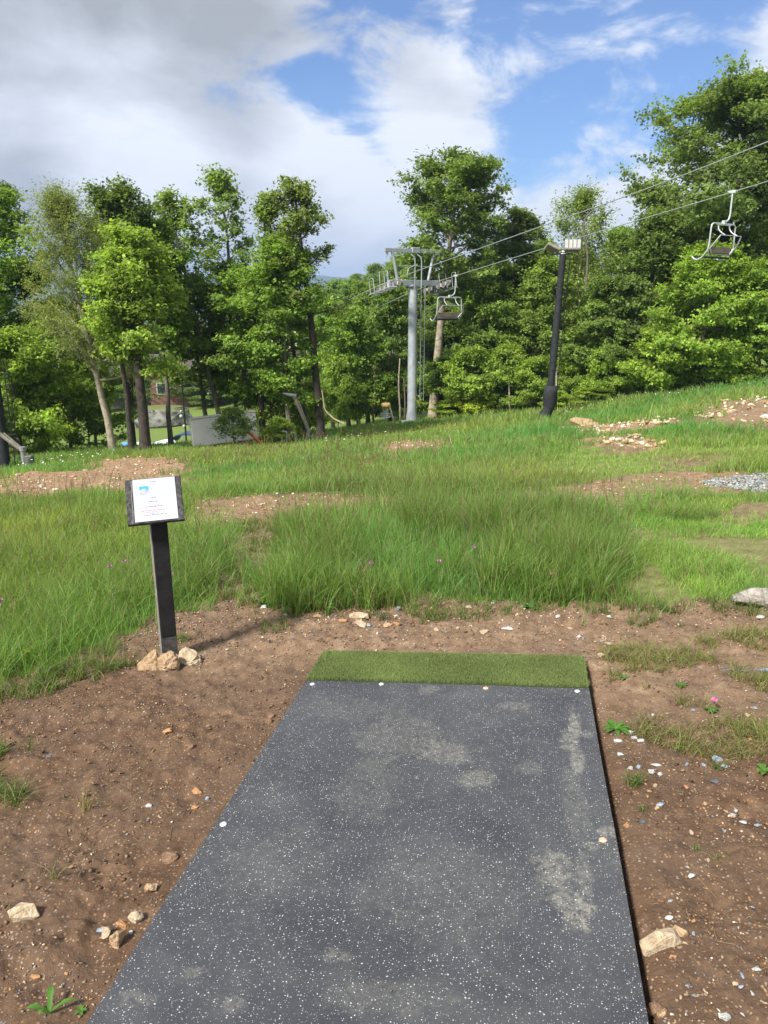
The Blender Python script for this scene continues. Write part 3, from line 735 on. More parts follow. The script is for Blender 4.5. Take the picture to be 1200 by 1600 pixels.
rock(1148, 1543, 13, 9, 'pale', 45, 'cream wedge-shaped pebble near the bottom right', .15, .7, 'pebble')
rock(1157, 1549, 10, 8, 'blue', 46, 'blue-grey pebble touching the cream wedge-shaped pebble', .15, .7, 'pebble')
rock(1181, 1521, 17, 8, 'white', 47, 'flat whitish pebble near the right edge low in the photo', .15, .6, 'pebble')
rock(1046, 1434, 14, 8, 'white', 48, 'oval white pebble just behind the large pale flat rock', .15, .7, 'pebble')
rock(1081, 1370, 14, 9, 'white', 49, 'bright bluish-white pebble alone in the middle of the right soil', .15, .7, 'pebble')
rock(984, 1145, 12, 10, 'white', 50, 'white pebble highest in the group next to the leafy weed', .1, .8, 'pebble')
rock(990, 1155, 11, 6, 'white', 51, 'flat white pebble in the middle of the group by the leafy weed', .1, .8, 'pebble')
rock(1000, 1161, 13, 8, 'white', 52, 'largest white pebble in front of the group by the leafy weed', .1, .8, 'pebble')
rock(965, 1157, 15, 6, 'white', 53, 'long white pebble under the leafy weed beside the mat', .1, .8, 'pebble')
rock(1025, 1191, 18, 6, 'white', 54, 'long flat white pebble right of the small grass tuft', .1, .7, 'pebble')
rock(998, 1200, 11, 8, 'blue', 55, 'pale blue pebble just behind the small grass tuft', .1, .8, 'pebble')
rock(985, 1204, 10, 8, 'white', 56, 'white pebble touching the left of the small grass tuft', .1, .8, 'pebble')
rock(1017, 1208, 12, 8, 'white', 57, 'white pebble touching the right of the small grass tuft', .1, .8, 'pebble')
rock(969, 1180, 11, 7, 'white', 58, 'whitish pebble between the leafy weed and the small grass tuft', .1, .8, 'pebble')
rock(1031, 1256, 13, 8, 'blue', 59, 'pale blue flake with a green sprout behind it', .1, .7, 'pebble')
rock(1026, 1263, 10, 8, 'tan', 60, 'pinkish pebble in front of the pale blue flake', .1, .7, 'pebble')
rock(1121, 1184, 18, 14, 'blue', 61, 'grey-blue slab standing beside a grass clump on the right', .15, .5, tilt=25)
rock(1116, 1221, 18, 8, 'dark', 62, 'dark blue-grey oval stone on the soil right of the mat', .15, .7)
rock(1145, 1277, 16, 8, 'white', 63, 'larger of two neighbouring whitish pebbles near the right edge', .15, .7, 'pebble')
rock(1150, 1269, 10, 8, 'white', 64, 'smaller of two neighbouring whitish pebbles near the right edge', .15, .7, 'pebble')
rock(1003, 1288, 12, 7, 'dark', 65, 'small dark slate chip near the right edge of the mat', .15, .7, 'pebble')
rock(979, 1288, 12, 10, 'orange', 66, 'tan chip beside the mat next to the dark slate chip', .15, .7, 'pebble')
rock(562, 965, 36, 9, 'pale', 70, 'flattest and longest pale rock at the foot of the tall grass', .2, .7)
rock(562, 978, 25, 13, 'pale', 71, 'pale angular rock just in front of the long flat one by the tall grass', .15, .8)
rock(536, 973, 14, 6, 'orange', 72, 'orange flat stone left of the pale angular rock by the tall grass', .2, .8)
rock(496, 965, 16, 7, 'tan', 73, 'tan stone in the weeds at the left foot of the tall grass', .2, .8)
rock(606, 981, 16, 9, 'tan', 74, 'left one of two tan stones on the soil behind the turf strip', .2, .8)
rock(618, 980, 14, 9, 'orange', 75, 'right one of two tan stones on the soil behind the turf strip', .2, .8)
rock(758, 989, 17, 9, 'pale', 76, 'rounded pale stone on the soil behind the middle of the turf strip', .2, .8)
rock(793, 987, 19, 7, 'white', 77, 'whitish flat stone right of the rounded pale stone behind the turf', .2, .8)
rock(733, 951, 16, 5, 'pale', 78, 'thin pale stone close to the tall grass behind the turf', .2, .8)
rock(940, 1023, 14, 9, 'pale', 79, 'pale stone beside the far right corner of the turf strip', .2, .8)
rock(1000, 1039, 9, 9, 'tan', 80, 'small tan stone in the sparse grass right of the turf strip', .2, .8)
rock(1190, 967, 18, 6, 'white', 81, 'white flat stone below the log end at the right edge', .2, .8)
rock(78, 1192, 10, 7, 'dark', 82, 'small dark pebble on the mud near the left edge', .2, .8, 'pebble')
random.seed(11)
# countable small pebbles that nothing tells apart
k = 0
PEB = []
while k < 70:
    px = random.uniform(940, 1200) if random.random() < .55 else random.uniform(380, 1180)
    py = random.uniform(1100, 1590) if px > 960 else random.uniform(945, 1012)
    if px < 960 + (py - 1080) * .2 and py > 1000: continue
    rock(px, py, random.uniform(6, 12), random.uniform(4, 7), random.choice(['white', 'tan', 'pale', 'orange', 'blue', 'brown']), 200 + k % 12, 'small loose pebble lying on the bare soil around the mat', .2, random.uniform(.6, 1), 'pebble', ang=random.uniform(0, 180), group='loose pebbles on the bare soil', sub=0)
    k += 1

def gravel_stuff(name, P, size, cols, seed, label, sink=.25):
    rs = np.random.RandomState(seed); shp = []
    for i in range(7):
        bm = hull(500 + i, 9, 1, .8, .6, 0); bmesh.ops.triangulate(bm, faces=bm.faces[:])
        bm.verts.index_update(); shp.append((np.array([v.co[:] for v in bm.verts]), np.array([[v.index for v in f.verts] for f in bm.faces]))); bm.free()
    V = []; T = []; C = []; off = 0
    ids = rs.randint(0, 7, len(P))
    for k in range(7):
        sel = np.nonzero(ids == k)[0]; v, f = shp[k]; n = len(sel)
        if not n: continue
        s = size[sel]; a = rs.uniform(0, 6.28, n); ca, sa = np.cos(a), np.sin(a)
        sc3 = s[:, None] * rs.uniform(.7, 1.2, (n, 3)); vv = v[None] * sc3[:, None]
        x = vv[..., 0] * ca[:, None] - vv[..., 1] * sa[:, None]; y = vv[..., 0] * sa[:, None] + vv[..., 1] * ca[:, None]
        vv = np.stack([x, y, vv[..., 2]], -1) + P[sel][:, None] + np.array([0, 0, 1]) * (s * (.5 - sink))[:, None, None]
        V.append(vv.reshape(-1, 3)); T.append((f[None] + (off + np.arange(n) * len(v))[:, None, None]).reshape(-1, 3)); off += n * len(v)
        c = cols[rs.choice(len(cols), n)] * rs.uniform(.7, 1.25, (n, 1)); C.append(np.repeat(c, len(v), 0))
    o = npmesh(name, np.concatenate(V), tris=np.concatenate(T), mat=M_stone, col=np.concatenate(C))
    return tag(o, label, 'gravel', kind='stuff')
def scatter(n, x0, x1, y0, y1, seed, powr=1.0):
    rs = np.random.RandomState(seed); y = y0 + (y1 - y0) * rs.rand(n) ** powr; x = rs.uniform(x0, x1, n); return x, y
rs = np.random.RandomState(7)
n = 110000
y = .9 + 6.5 * rs.rand(n) ** 1.15; x = rs.uniform(-1, 1, n) * (.62 * y + .7)
r_, l_, a_ = mat_side(x, y)
keep = soil_mask(x, y) & ~((r_ < .012) & (l_ > -.012) & (a_ < .35))
keep &= (fbm(x, y, 2.6, 4, 91) + .5 * sstep(y, 3, 4.2) + .16 * (x > .9)) > (.46 + .25 * rs.rand(n))
x, y = x[keep], y[keep]; sz = .0016 + .0060 * rs.rand(len(x)) ** 3.0 * (1 + .9 * sstep(y, 3.2, 4.5)) + .0012 * sstep(y, 2.5, 4.5)
P = np.stack([x, y, ground_full(x, y)], 1)
gravel_stuff('gravel', P, sz, np.array([(.30, .17, .08), (.20, .125, .075), (.36, .26, .17), (.17, .10, .06), (.13, .09, .06), (.24, .15, .08), (.15, .16, .17), (.42, .36, .28)]), 9, 'fine gravel and crumbs of stone strewn over the brown soil')
# crumbs and clods of the soil itself
n = 34000
y = .9 + 5.6 * rs.rand(n) ** 1.1; x = rs.uniform(-1, 1, n) * (.62 * y + .7); r_, l_, a_ = mat_side(x, y)
keep = soil_mask(x, y) & ~((r_ < .006) & (l_ > -.006) & (a_ < .345)) & (fbm(x, y, 4.2, 4, 191) > (.42 + .22 * rs.rand(n)))
x, y = x[keep], y[keep]; sz = .0018 + .010 * rs.rand(len(x)) ** 3.6
gravel_stuff('soil_clods', np.stack([x, y, ground_full(x, y)], 1), sz, np.array([(.13, .078, .046), (.17, .105, .062), (.10, .058, .034), (.21, .135, .083)]), 19, 'crumbly clods of brown earth covering the bare soil round the mat', sink=.1)
# earth trodden on to the mat
n = 5200; u = rs.rand(n) * MATW; v = -rs.rand(n) * MAT_LEN; e_ = rs.rand(n)
k = e_ < .35; u[k] = np.where(rs.rand(k.sum()) < .7, rs.exponential(.018, k.sum()), MATW - rs.exponential(.012, k.sum())); u = np.clip(u, .003, MATW - .003)
k2 = (e_ > .35) & (fbm(u, v, 3.4, 4, 77) < .53); u, v = u[~k2], v[~k2]
pm = np.array([list(Mm @ Vector((a, b_, 0.0008))) for a, b_ in zip(u, v)])
gravel_stuff('soil_crumbs', pm, .0006 + .0032 * rs.rand(len(u)) ** 3.5, np.array([(.20, .135, .085), (.28, .21, .14), (.13, .08, .05), (.34, .28, .2)]), 29, 'crumbs of dried earth trodden on to the black mat', sink=.2)
# grey gravel of the track on the right and rubble on the banks
n = 9000; px_ = rs.uniform(0, 1, n); bb0 = P_grav.min(0); bb1 = P_grav.max(0)
x = rs.uniform(bb0[0], bb1[0], n); y = rs.uniform(bb0[1], bb1[1], n); jx, jy = edge_jit(x, y, .2, 2); kk = inpoly(P_grav, jx, jy); x, y = x[kk], y[kk]
gravel_stuff('gravel', np.stack([x, y, ground_full(x, y)], 1), .008 + .022 * rs.rand(len(x)) ** 2, np.array([(.20, .215, .23), (.28, .30, .31), (.15, .16, .165), (.33, .32, .29)]), 10, 'blue-grey gravel spread on the track at the right edge')
for P_, nn, s0, s1, sd_ in ((P_p4, 500, .02, .13, 1), (P_red, 700, .012, .06, 2), (P_p1, 200, .015, .07, 3), (P_p2, 160, .02, .10, 4), (P_p3, 420, .03, .13, 5), (P_path, 900, .008, .03, 6)):
    bb0 = P_.min(0); bb1 = P_.max(0); x = rs.uniform(bb0[0], bb1[0], nn * 3); y = rs.uniform(bb0[1], bb1[1], nn * 3); kk = inpoly(P_, x, y); x, y = x[kk][:nn], y[kk][:nn]
    gravel_stuff('rubble', np.stack([x, y, ground_full(x, y)], 1), s0 + (s1 - s0) * rs.rand(len(x)) ** 3, np.array([(.45, .30, .19), (.52, .40, .28), (.36, .22, .13), (.56, .48, .38)]), 20 + sd_,
                 {1: 'broken pale rubble on the bare bank at the right', 2: 'stony rubble on the red dug-over earth behind the sign', 3: 'bits of stone in the bare patch below the tower', 4: 'pale rubble on the small bare patch on the right slope',
                  5: 'rubble spilled along the bank right of the boulder heap', 6: 'small stones along the dirt footpath'}[sd_])
rock(905, 668, 46, 26, 'tan', 90, 'big heap-like sandy boulder lying right of the padded pole foot', .2, .8, name='boulder')
rock(882, 674, 24, 14, 'pale', 91, 'smaller pale boulder touching the left of the big sandy boulder', .25, .8, name='boulder')
rock(926, 671, 22, 15, 'tan', 92, 'small sandy boulder at the right end of the big sandy boulder', .25, .8, name='boulder')
rock(1196, 655, 20, 12, 'white', 93, 'white boulder on the bare bank at the right edge', .2, .8, name='boulder')
rock(1105, 655, 20, 7, 'pale', 94, 'flat pale boulder in the middle of the bare bank', .2, .8, name='boulder')
rock(986, 692, 18, 9, 'tan', 95, 'tan boulder on the small bare patch mid-slope', .2, .8, name='boulder')
rock(833, 668, 18, 8, 'orange', 96, 'small orange-tan stone in the grass left of the sandy boulders', .2, .8, name='boulder')
rock(62, 763, 15, 6, 'white', 97, 'flat whitish stone on the red earth left of the sign', .2, .8, name='boulder')
rock(170, 716, 16, 5, 'pale', 98, 'pale stone at the foot of the leaning pale trunk', .2, .8, name='boulder')
# weathered log end at the right edge
lp = GPT(1205, 948); mb = MB(); rl = random.Random(3)
pts = [(-.17 + .1 * i, .02 * math.sin(i * 1.3), .012 + .012 * math.sin(i * .9 + 1)) for i in range(7)]
mb.tube(pts, [.018, .045, .055, .06, .065, .068, .07], 14)
for i, v in enumerate(mb.v): mb.v[i] = (v[0], v[1] * 1.2 + .006 * math.sin(v[2] * 300), v[2] + .004 * math.sin(v[1] * 240 + v[0] * 9))
lg = mb.build('log', nmat('weathered_wood', (.13, .12, .11), (.36, .33, .29), 9, .9, bump=.9, dist=3)); lg.location = (lp.x - .04, lp.y, GF(lp.x, lp.y) + .015); lg.rotation_euler = (0, R(-6), R(-14))
tag(lg, 'grey weathered log end poking in from the right edge of the photo', 'log')
# blue plastic strip
bp_ = GPT(1160, 1054); mb = MB()
mb.tube(smoothpath([(-.10, .0, .012), (-.05, .006, .018), (0, -.002, .014), (.05, .004, .02), (.09, 0, .013)]), .0013, 6); mb.tube([(.075, 0, .016), (.115, .004, .014)], [.006, .008], 8)
bs = mb.build('plastic_strip', nmat('faded_blue_plastic', (.08, .14, .3), (.2, .28, .42), 30, .4)); bs.location = (bp_.x, bp_.y, GF(bp_.x, bp_.y)); tag(bs, 'thin faded blue plastic strip lying in the sparse grass on the right', 'litter')

# ------------------------------------------------------------------ chairlift
RA = [PD(1420, 215, 22.0), PD(1145, 300, 28), PD(900, 373, 35), PD(712, 431, 41.2), PD(682, 441, 42.4)]
RB_ = [PD(682, 441, 42.4), PD(640, 458, 43.9), PD(498, 520, 56), PD(343, 579, 77), PD(267, 607, 94), PD(207, 620, 108), PD(110, 636, 135)]
vdir = (PD(498, 520, 56) - PD(1145, 300, 28)); vdir.z = 0; vdir.normalize()
udir = Vector((vdir.y, -vdir.x, 0))
if udir.x < 0: udir = -udir
UA = math.atan2(udir.y, udir.x)
GAU = 3.2
TT = PD(682, 441, 42.4) - udir * (GAU / 2)          # tower head centre
def rope(name, off, label, up=0):
    mb = MB(); pts = smoothpath([p + off + Vector((0, 0, up * (1, .62, .34, .06, 0)[i])) for i, p in enumerate(RA)], 4) + smoothpath([p + off for p in RB_], 4)[1:]
    mb.tube(pts, .019, 6)
    o = mb.build(name, M_rope); tag(o, label, 'cable', 'haul ropes of the chairlift')
rope('haul_rope', Vector((0, 0, 0)), 'steel haul rope carrying the chairs on the right side of the lift tower')
rope('haul_rope', -udir * GAU, 'steel haul rope without chairs on the left side of the lift tower', 0.45)

def build_tower():
    base = Vector((TT.x, TT.y, GF(TT.x, TT.y))); H = TT.z - base.z
    t = empty('lift_tower', base, (0, 0, UA))
    tag(t, 'tall grey steel chairlift tower with sheave trains, catwalks and a side ladder', 'lift tower')
    mb = MB(); mb.tube([(0, 0, -.3), (0, 0, .35), (0, 0, .7), (0, 0, H - .15)], [.36, .33, .27, .25], 20); mb.box((0, 0, .02), (.9, .9, .08), .01)
    mb.build('mast', M_galv, t)
    mb = MB(); mb.box((0, 0, H - .05), (GAU + .1, .26, .30), .015); mb.box((0, 0, H - .23), (.7, .5, .05), .01)
    mb.build('crossarm', M_galv, t)
    mb = MB()
    mb.box((0, 0, H + 1.62), (3.75, .14, .2), .01); mb.box((.12, 0, H + 1.66), (.5, .22, .3), .02)
    for s in (-1, 1):
        mb.tube([(s * 1.02, 0, H + .05), (s * 1.38, 0, H + 1.55)], .085, 10)
        mb.tube([(s * 1.0, 0, H + .8), (s * .1, 0, H + .85)], .02, 6)
        mb.box((s * 1.72, 0, H + 1.45), (.1, .1, .2), .01)
    mb.build('lifting_frame', M_galv, t)
    sl = .0
    dz = (PD(498, 520, 56) - TT - udir * 1.6); slope_dn = dz.z / math.hypot(dz.x, dz.y)
    dz2 = (PD(1145, 300, 28) - PD(682, 441, 42.4)); slope_up = dz2.z / math.hypot(dz2.x, dz2.y)
    avg = (slope_dn - slope_up) / 2
    ang = math.atan(avg)
    for s in (-1, 1):
        tr = MB(); wh = []
        M_ = Matrix.Translation((s * GAU / 2, 0, H - .05)) @ Matrix.Rotation(ang, 4, 'X')
        M3 = M_.to_3x3()
        tr.box(M_ @ Vector((0, 0, -.24)), (.10, 1.7, .12), .01, M3)
        for q in (-1, 1): tr.box(M_ @ Vector((0, q * .70, -.17)), (.07, 1.1, .12), .01, M3); tr.box(M_ @ Vector((.09, q * .70, -.22)), (.03, 1.0, .16), .01, M3)
        tr.box(M_ @ Vector((0, 0, -.12)), (.16, .22, .30), .02, M3)
        tro = tr.build('sheave_frame', M_galvl, t)
        for q in range(6):
            y = -1.10 + q * .44; mbw = MB()
            for d_, r_ in ((.055, .19),): mbw.tube([M_ @ Vector((-.055, y, -.215)), M_ @ Vector((-.03, y, -.215)), M_ @ Vector((0, y, -.215)), M_ @ Vector((.03, y, -.215)), M_ @ Vector((.055, y, -.215))], [.17, .165, .145, .165, .17], 16)
            mbw.tube([M_ @ Vector((-.075, y, -.215)), M_ @ Vector((.075, y, -.215))], .05, 8)
            mbw.build('sheave', SHV, tro)
        # catwalk
        cw = MB()
        for k in range(7): cw.box(M_ @ Vector((s * .42 + (k - 3) * .075, 0, -.42)), (.03, 2.1, .04), .004, M3)
        for y in (-1.0, -.5, 0, .5, 1.0): cw.box(M_ @ Vector((s * .42, y, -.445)), (.56, .05, .03), .004, M3)
        cw.build('catwalk', M_galv, t)
        hr = MB()
        for (y0, y1, hh) in ((-.95, -.6, .42), (.5, .9, .34)):
            x_ = s * .66
            p = [M_ @ Vector((x_, y0, -.42)), M_ @ Vector((x_, y0, hh - .1)), M_ @ Vector((x_, y0 + .1, hh)), M_ @ Vector((x_, y1 - .1, hh)), M_ @ Vector((x_, y1, hh - .1)), M_ @ Vector((x_, y1, -.42))]
            hr.tube(smoothpath(p, 3), .020, 6)
        p = [M_ @ Vector((s * .15, -.1, .0)), M_ @ Vector((s * .15, -.1, .45)), M_ @ Vector((s * .22, -.1, .52)), M_ @ Vector((s * .55, -.1, .52)), M_ @ Vector((s * .62, -.1, .45)), M_ @ Vector((s * .66, -.1, -.4))]
        hr.tube(smoothpath(p, 3), .018, 6)
        hr.build('handrail', M_galv, t)
    hr = MB()
    for x_ in (-.10, .34):
        p = [(x_, -.3, H - .3), (x_, -.3, H + 1.05), (x_ - .08, -.28, H + 1.3), (x_ - .22, -.2, H + 1.42)]; hr.tube(smoothpath(p, 3), .035, 6)
    p = [(-.1, -.3, H + .85), (-.5, -.34, H + .72), (-.62, -.36, H + .5), (-.6, -.36, H + .2), (-.1, -.3, H + .22)]; hr.tube(smoothpath(p, 3), .024, 6)
    hr.build('handrail', M_galv, t)
    ld = MB()
    for x_ in (.34, .60): ld.tube([(x_, -.3, 1.2), (x_, -.3, H - .2)], .014, 6)
    k = 1.3
    while k < H - .2: ld.tube([(.34, -.3, k), (.60, -.3, k)], .008, 5); k += .3
    for k in (1.5, 3.4, 5.3): ld.tube([(.2, -.1, k), (.31, -.3, k)], .02, 6); 
    ld.build('ladder', M_galv, t)
    mb = MB(); mb.box((.02, -.262, 1.35), (.09, .012, .2), .002); mb.build('number_plate', nmat('yellow_plate', (.5, .36, .08), (.6, .45, .12), 20), t)
SHV = nmat('sheave_rubber', (.05, .045, .04), (.22, .20, .18), 9, .7)
build_tower()

def make_chair():
    c = empty('lift_chair')
    mb = MB()
    mb.tube(smoothpath([(0, 0, -.03), (0, 0, -.55), (0, 0, -.80), (-.08, 0, -.97), (-.26, 0, -1.06)], 5), .032, 10)
    mb.build('hanger', M_galvl, c)
    mb = MB(); mb.box((0, 0, .0), (.10, .28, .11), .02); mb.tube([(0, -.18, .01), (0, .18, .01)], .042, 8); mb.cyl((0, 0, -.03), (.13, 0, -.03), .035)
    mb.build('grip', M_galvl, c)
    W = .80
    for s in (-1, 1):
        mb = MB(); x = -.34
        p = [(x, 0, -1.13), (x + s * (W - .2), 0, -1.13), (x + s * (W - .05), 0, -1.17), (x + s * W, 0, -1.30), (x + s * (W + .02), 0, -1.8), (x + s * (W + .05), .02, -2.05), (x + s * (W + .04), .16, -2.25), (x + s * (W + .02), .36, -2.38), (x + s * W, .52, -2.38), (x + s * W, .66, -2.28)]
        mb.tube(smoothpath(p, 4), .029, 8); mb.build('side_frame', M_galvl, c)
    mb = MB(); mb.box((-.34, 0, -1.09), (.16, .13, .16), .02); mb.box((-.34, 0, -1.16), (.95, .05, .06), .01); mb.build('centre_block', M_galvl, c)
    x = -.34
    mb = MB(); Mb = Matrix.Rotation(R(-12), 3, 'X'); mb.box((x, .04, -2.06), (1.42, .045, .24), .012, Mb); mb.build('backrest', M_brown, c)
    mb = MB(); mb.box((x, .30, -2.30), (1.46, .50, .07), .02, Matrix.Rotation(R(6), 3, 'X')); mb.build('seat', M_black, c)
    mb = MB()
    mb.tube([(x - .70, .06, -2.20), (x + .70, .06, -2.20)], .026, 8)
    for s in (-1, 1):
        mb.tube(smoothpath([(x + s * .80, .02, -2.0), (x + s * .72, -.02, -2.08), (x + s * .60, .02, -2.20)], 3), .03, 8)
    mb.build('seat_frame', M_galvl, c)
    mb = MB()
    for s in (-1, 1):
        mb.tube(smoothpath([(x + s * .36, 0, -1.16), (x + s * .38, -.04, -1.32), (x + s * .38, -.16, -1.45), (x + s * .40, -.34, -1.55)], 4), .024, 6)
        mb.tube(smoothpath([(x + s * .70, -.34, -1.57), (x + s * .78, -.2, -1.8), (x + s * .82, -.04, -2.02)], 3), .022, 6)
    mb.tube([(x - .70, -.34, -1.56), (x + .70, -.34, -1.56)], .014, 6)
    mb.build('safety_bar', M_galvl, c)
    return c
ch0 = make_chair()
for i, (p, lab) in enumerate([(PD(1145, 300, 28), 'nearest empty chair with pale tube frame hanging high at the right'),
                              (PD(712, 431, 41.2), 'empty chair with brown backrest hanging just right of the lift tower'),
                              (PD(498, 520, 56), 'empty chair partly hidden by a dark trunk left of the lift tower'),
                              (PD(343, 579, 77), 'distant chair mostly hidden in foliage above the pale container'),
                              (PD(267, 607, 94), 'farthest empty chair hanging over the mossy outcrop between dark trunks')]):
    o = ch0 if i == 0 else copy_tree(ch0)
    o.location = p; o.rotation_euler = (0, R((0, 1, -2, 1, 0)[i]), UA + R((3, -2, 4, 0, 60)[i]) * (1 if i < 4 else .4)); tag(o, lab, 'lift chair', 'chairs hanging on the lift rope')

# ------------------------------------------------------------------ padded floodlight pole
def build_light_pole():
    b = GPT(856, 654, 37); p0 = PY(856, 655, 36); b = Vector((p0.x, p0.y, GF(p0.x, p0.y)))
    top = PY(880, 394, 36)
    t = empty('floodlight_pole', b); tag(t, 'black padded pole on the slope carrying two grey floodlights', 'light pole')
    T = top - b; ax = T.normalized()
    mb = MB(); mb.tube([T * 0, T], [.15, .13], 14); mb.build('pole', M_blackmetal, t)
    mb = MB(); mb.tube([T * .20, T * .5, T * .985], [.175, .165, .15], 16); mb.build('upper_padding', M_black, t)
    mb = MB(); w = [(0, .30, -.18), (.03, .27, -.14), (.06, .25, -.02), (.09, .30, .02), (.13, .33, -.02), (.17, .32, .02), (.205, .31, .03), (.207, .22, .03)]
    mb.tube([T * a + Vector((o_, 0, 0)) for a, r_, o_ in w], [r_ for a, r_, o_ in w], 18)
    for i, v in enumerate(mb.v): mb.v[i] = (v[0] + .02 * math.sin(v[2] * 14 + v[1] * 9), v[1], v[2])
    mb.build('foot_padding', M_black, t)
    mb = MB(); X = Vector((1, 0, 0))
    mb.tube([T * .99 - X * .45, T * .99 + X * .45], .035, 6); mb.build('mounting_bar', M_blackmetal, t)
    mb = MB(); mb.tube([T * .965, T * .965 + X * .34, T * .5 + X * .30, T * .22 + X * .30, T * .06 + X * .36, T * .05 + X * .1], .022, 6)
    for k in (.3, .45, .6, .75, .9): mb.tube([T * k, T * k + X * .3], .014, 5)
    mb.build('conduit', M_blackmetal, t)
    cap = MB(); cap.tube([T * .99, T * 1.008], [.14, .09], 14); cap.build('cap', M_galvl, t)
    M_lens = nmat('floodlight_lens', (.34, .33, .31), (.44, .43, .41), 9, .3, spec=.5)
    M_hous = nmat('floodlight_housing', (.12, .115, .11), (.20, .19, .18), 12, .5)
    # right light, facing the camera
    c = T + Vector((.38, -.12, .30)); Mr = Matrix.Rotation(R(-8), 3, 'Z') @ Matrix.Rotation(R(-14), 3, 'X')
    mb = MB(); mb.box(c, (.74, .16, .46), .02, Mr); mb.box(c + Vector((0, .02, -.26)), (.62, .10, .07), .01, Mr); mb.tube([c + Vector((0, 0, -.2)), T * .99 + X * .38], .03, 6); f = mb.build('floodlight', M_hous, t)
    for i in range(4):
        m = MB(); m.box(c + Mr @ Vector((-.27 + i * .18, -.083, .03)), (.135, .02, .37), .008, Mr); m.build('lens', M_lens, f)
    c = T + Vector((-.48, .05, .16)); Mr = Matrix.Rotation(R(25), 3, 'Y') @ Matrix.Rotation(R(62), 3, 'X')
    mb = MB(); mb.box(c, (.62, .14, .44), .02, Mr); mb.tube([c + Vector((.2, 0, -.1)), T * .99 - X * .38], .03, 6); f = mb.build('floodlight', nmat('housing_brown', (.16, .14, .12), (.26, .23, .20), 8, .5), t)
    for i in range(4):
        m = MB(); m.box(c + Mr @ Vector((-.225 + i * .15, .073, .0)), (.11, .016, .34), .008, Mr); m.build('lens', M_lens, f)
build_light_pole()

# left padded pole at the frame edge
def left_pole():
    Y = 22; p = PY(8, 726, Y); b = Vector((p.x, p.y, GF(p.x, p.y))); top = PY(-12, 560, Y); T = top - b
    t = empty('padded_pole', b); tag(t, 'dark slim pole with a cable ladder at the far left edge of the photo', 'pole')
    mb = MB(); mb.tube([T * 0, T], [.16, .13], 12); mb.build('pole', M_black, t)
    mb = MB(); X = Vector((.30, 0, 0)); mb.tube([T * .02 + X, T + X], .016, 6); mb.tube([T * .02 + X * 1.5, T + X * 1.3], .012, 6)
    for i in range(8): mb.tube([T * (.1 + i * .11), T * (.1 + i * .11) + X * 1.4], .012, 5)
    mb.build('cable_ladder', M_blackmetal, t)
left_pole()
def snow_gun(bx, by, tx, ty, Y, label, thick=.06, head=True, flip=1):
    p = PY(bx, by, Y); b = Vector((p.x, p.y, GF(p.x, p.y))); T = PY(tx, ty, Y) - b
    t = empty('snow_gun', b); tag(t, label, 'snow gun', 'leaning snow guns at the edge of the slope')
    mb = MB(); mb.cyl((0, 0, -.2), (0, 0, .62), .065, 12); mb.tube([(0, 0, .55), (0, 0, .66)], .085, 10); mb.build('base_post', nmat('dull_post', (.14, .15, .15), (.24, .25, .25), 6, .6), t)
    st = Vector((0, 0, .55)); d = (T - st)
    mb = MB(); mb.tube([st, T], thick, 10); mb.tube([st + Vector((.07, 0, 0)), T * .9 + Vector((.09, 0, .1))], thick * .4, 6); mb.build('lance', nmat('dull_aluminium', (.13, .12, .10), (.24, .225, .19), 5, .5, .2), t)
    mb = MB(); mb.box((.16, -.02, .25), (.20, .20, .34), .02); mb.cyl((.16, -.12, .3), (.16, -.16, .3), .05); mb.build('valve_box', nmat('valve_grey', (.05, .055, .05), (.14, .15, .14), 20), t)
    if head:
        mb = MB(); n = d.normalized(); mb.tube([T, T + n * .12], [.09, .10], 12)
        mb.tube([T + n * .08 + Vector((.08, 0, .0)), T + n * .10 + Vector((-.36 * flip, 0, .06))], [.09, .07], 10); mb.cyl(T + n * .1 + Vector((-.34 * flip, 0, .06)), T + n * .1 + Vector((-.46 * flip, 0, .09)), .04)
        mb.build('nozzle_head', nmat('dark_nozzle', (.06, .06, .06), (.16, .16, .155), 12, .6), t)
snow_gun(483, 693, 461, 622, 31, 'leaning grey snow gun with a nozzle head among the bushes left of the lift tower')
snow_gun(38, 722, -3, 676, 20.5, 'leaning grey snow gun lance crossing the dark pole at the far left', head=True)
for px, py, lab in ((448, 694, 'taller of two thin bent hydrant pipes left of the snow gun'), (461, 693, 'shorter bent hydrant pipe right next to the snow gun')):
    p = PY(px, py, 31); b = Vector((p.x, p.y, GF(p.x, p.y))); h = .62 if px < 455 else .56
    mb = MB(); mb.tube(smoothpath([(0, 0, -.2), (0, 0, h - .06), (-.03, 0, h), (-.12, 0, h + .01)], 4), .026, 8); mb.tube([(-.10, 0, h + .01), (-.16, 0, h)], .04, 8)
    o = mb.build('hydrant_pipe', M_galvl); o.location = b; tag(o, lab, 'pipe', 'hydrant pipes by the snow gun')
# orange leaning pipe
p = PY(417, 697, 30); b = Vector((p.x, p.y, GF(p.x, p.y))); T = PY(387, 674, 30) - b
mb = MB(); mb.tube([T * -.1, T * .5, T], [.035, .055, .075], 8); o = mb.build('orange_stake', nmat('orange_plastic', (.62, .13, .03), (.80, .22, .06), 9, .45)); o.location = b
tag(o, 'bright orange pole lying at a slant in the grass right of the pale container', 'marker pole')
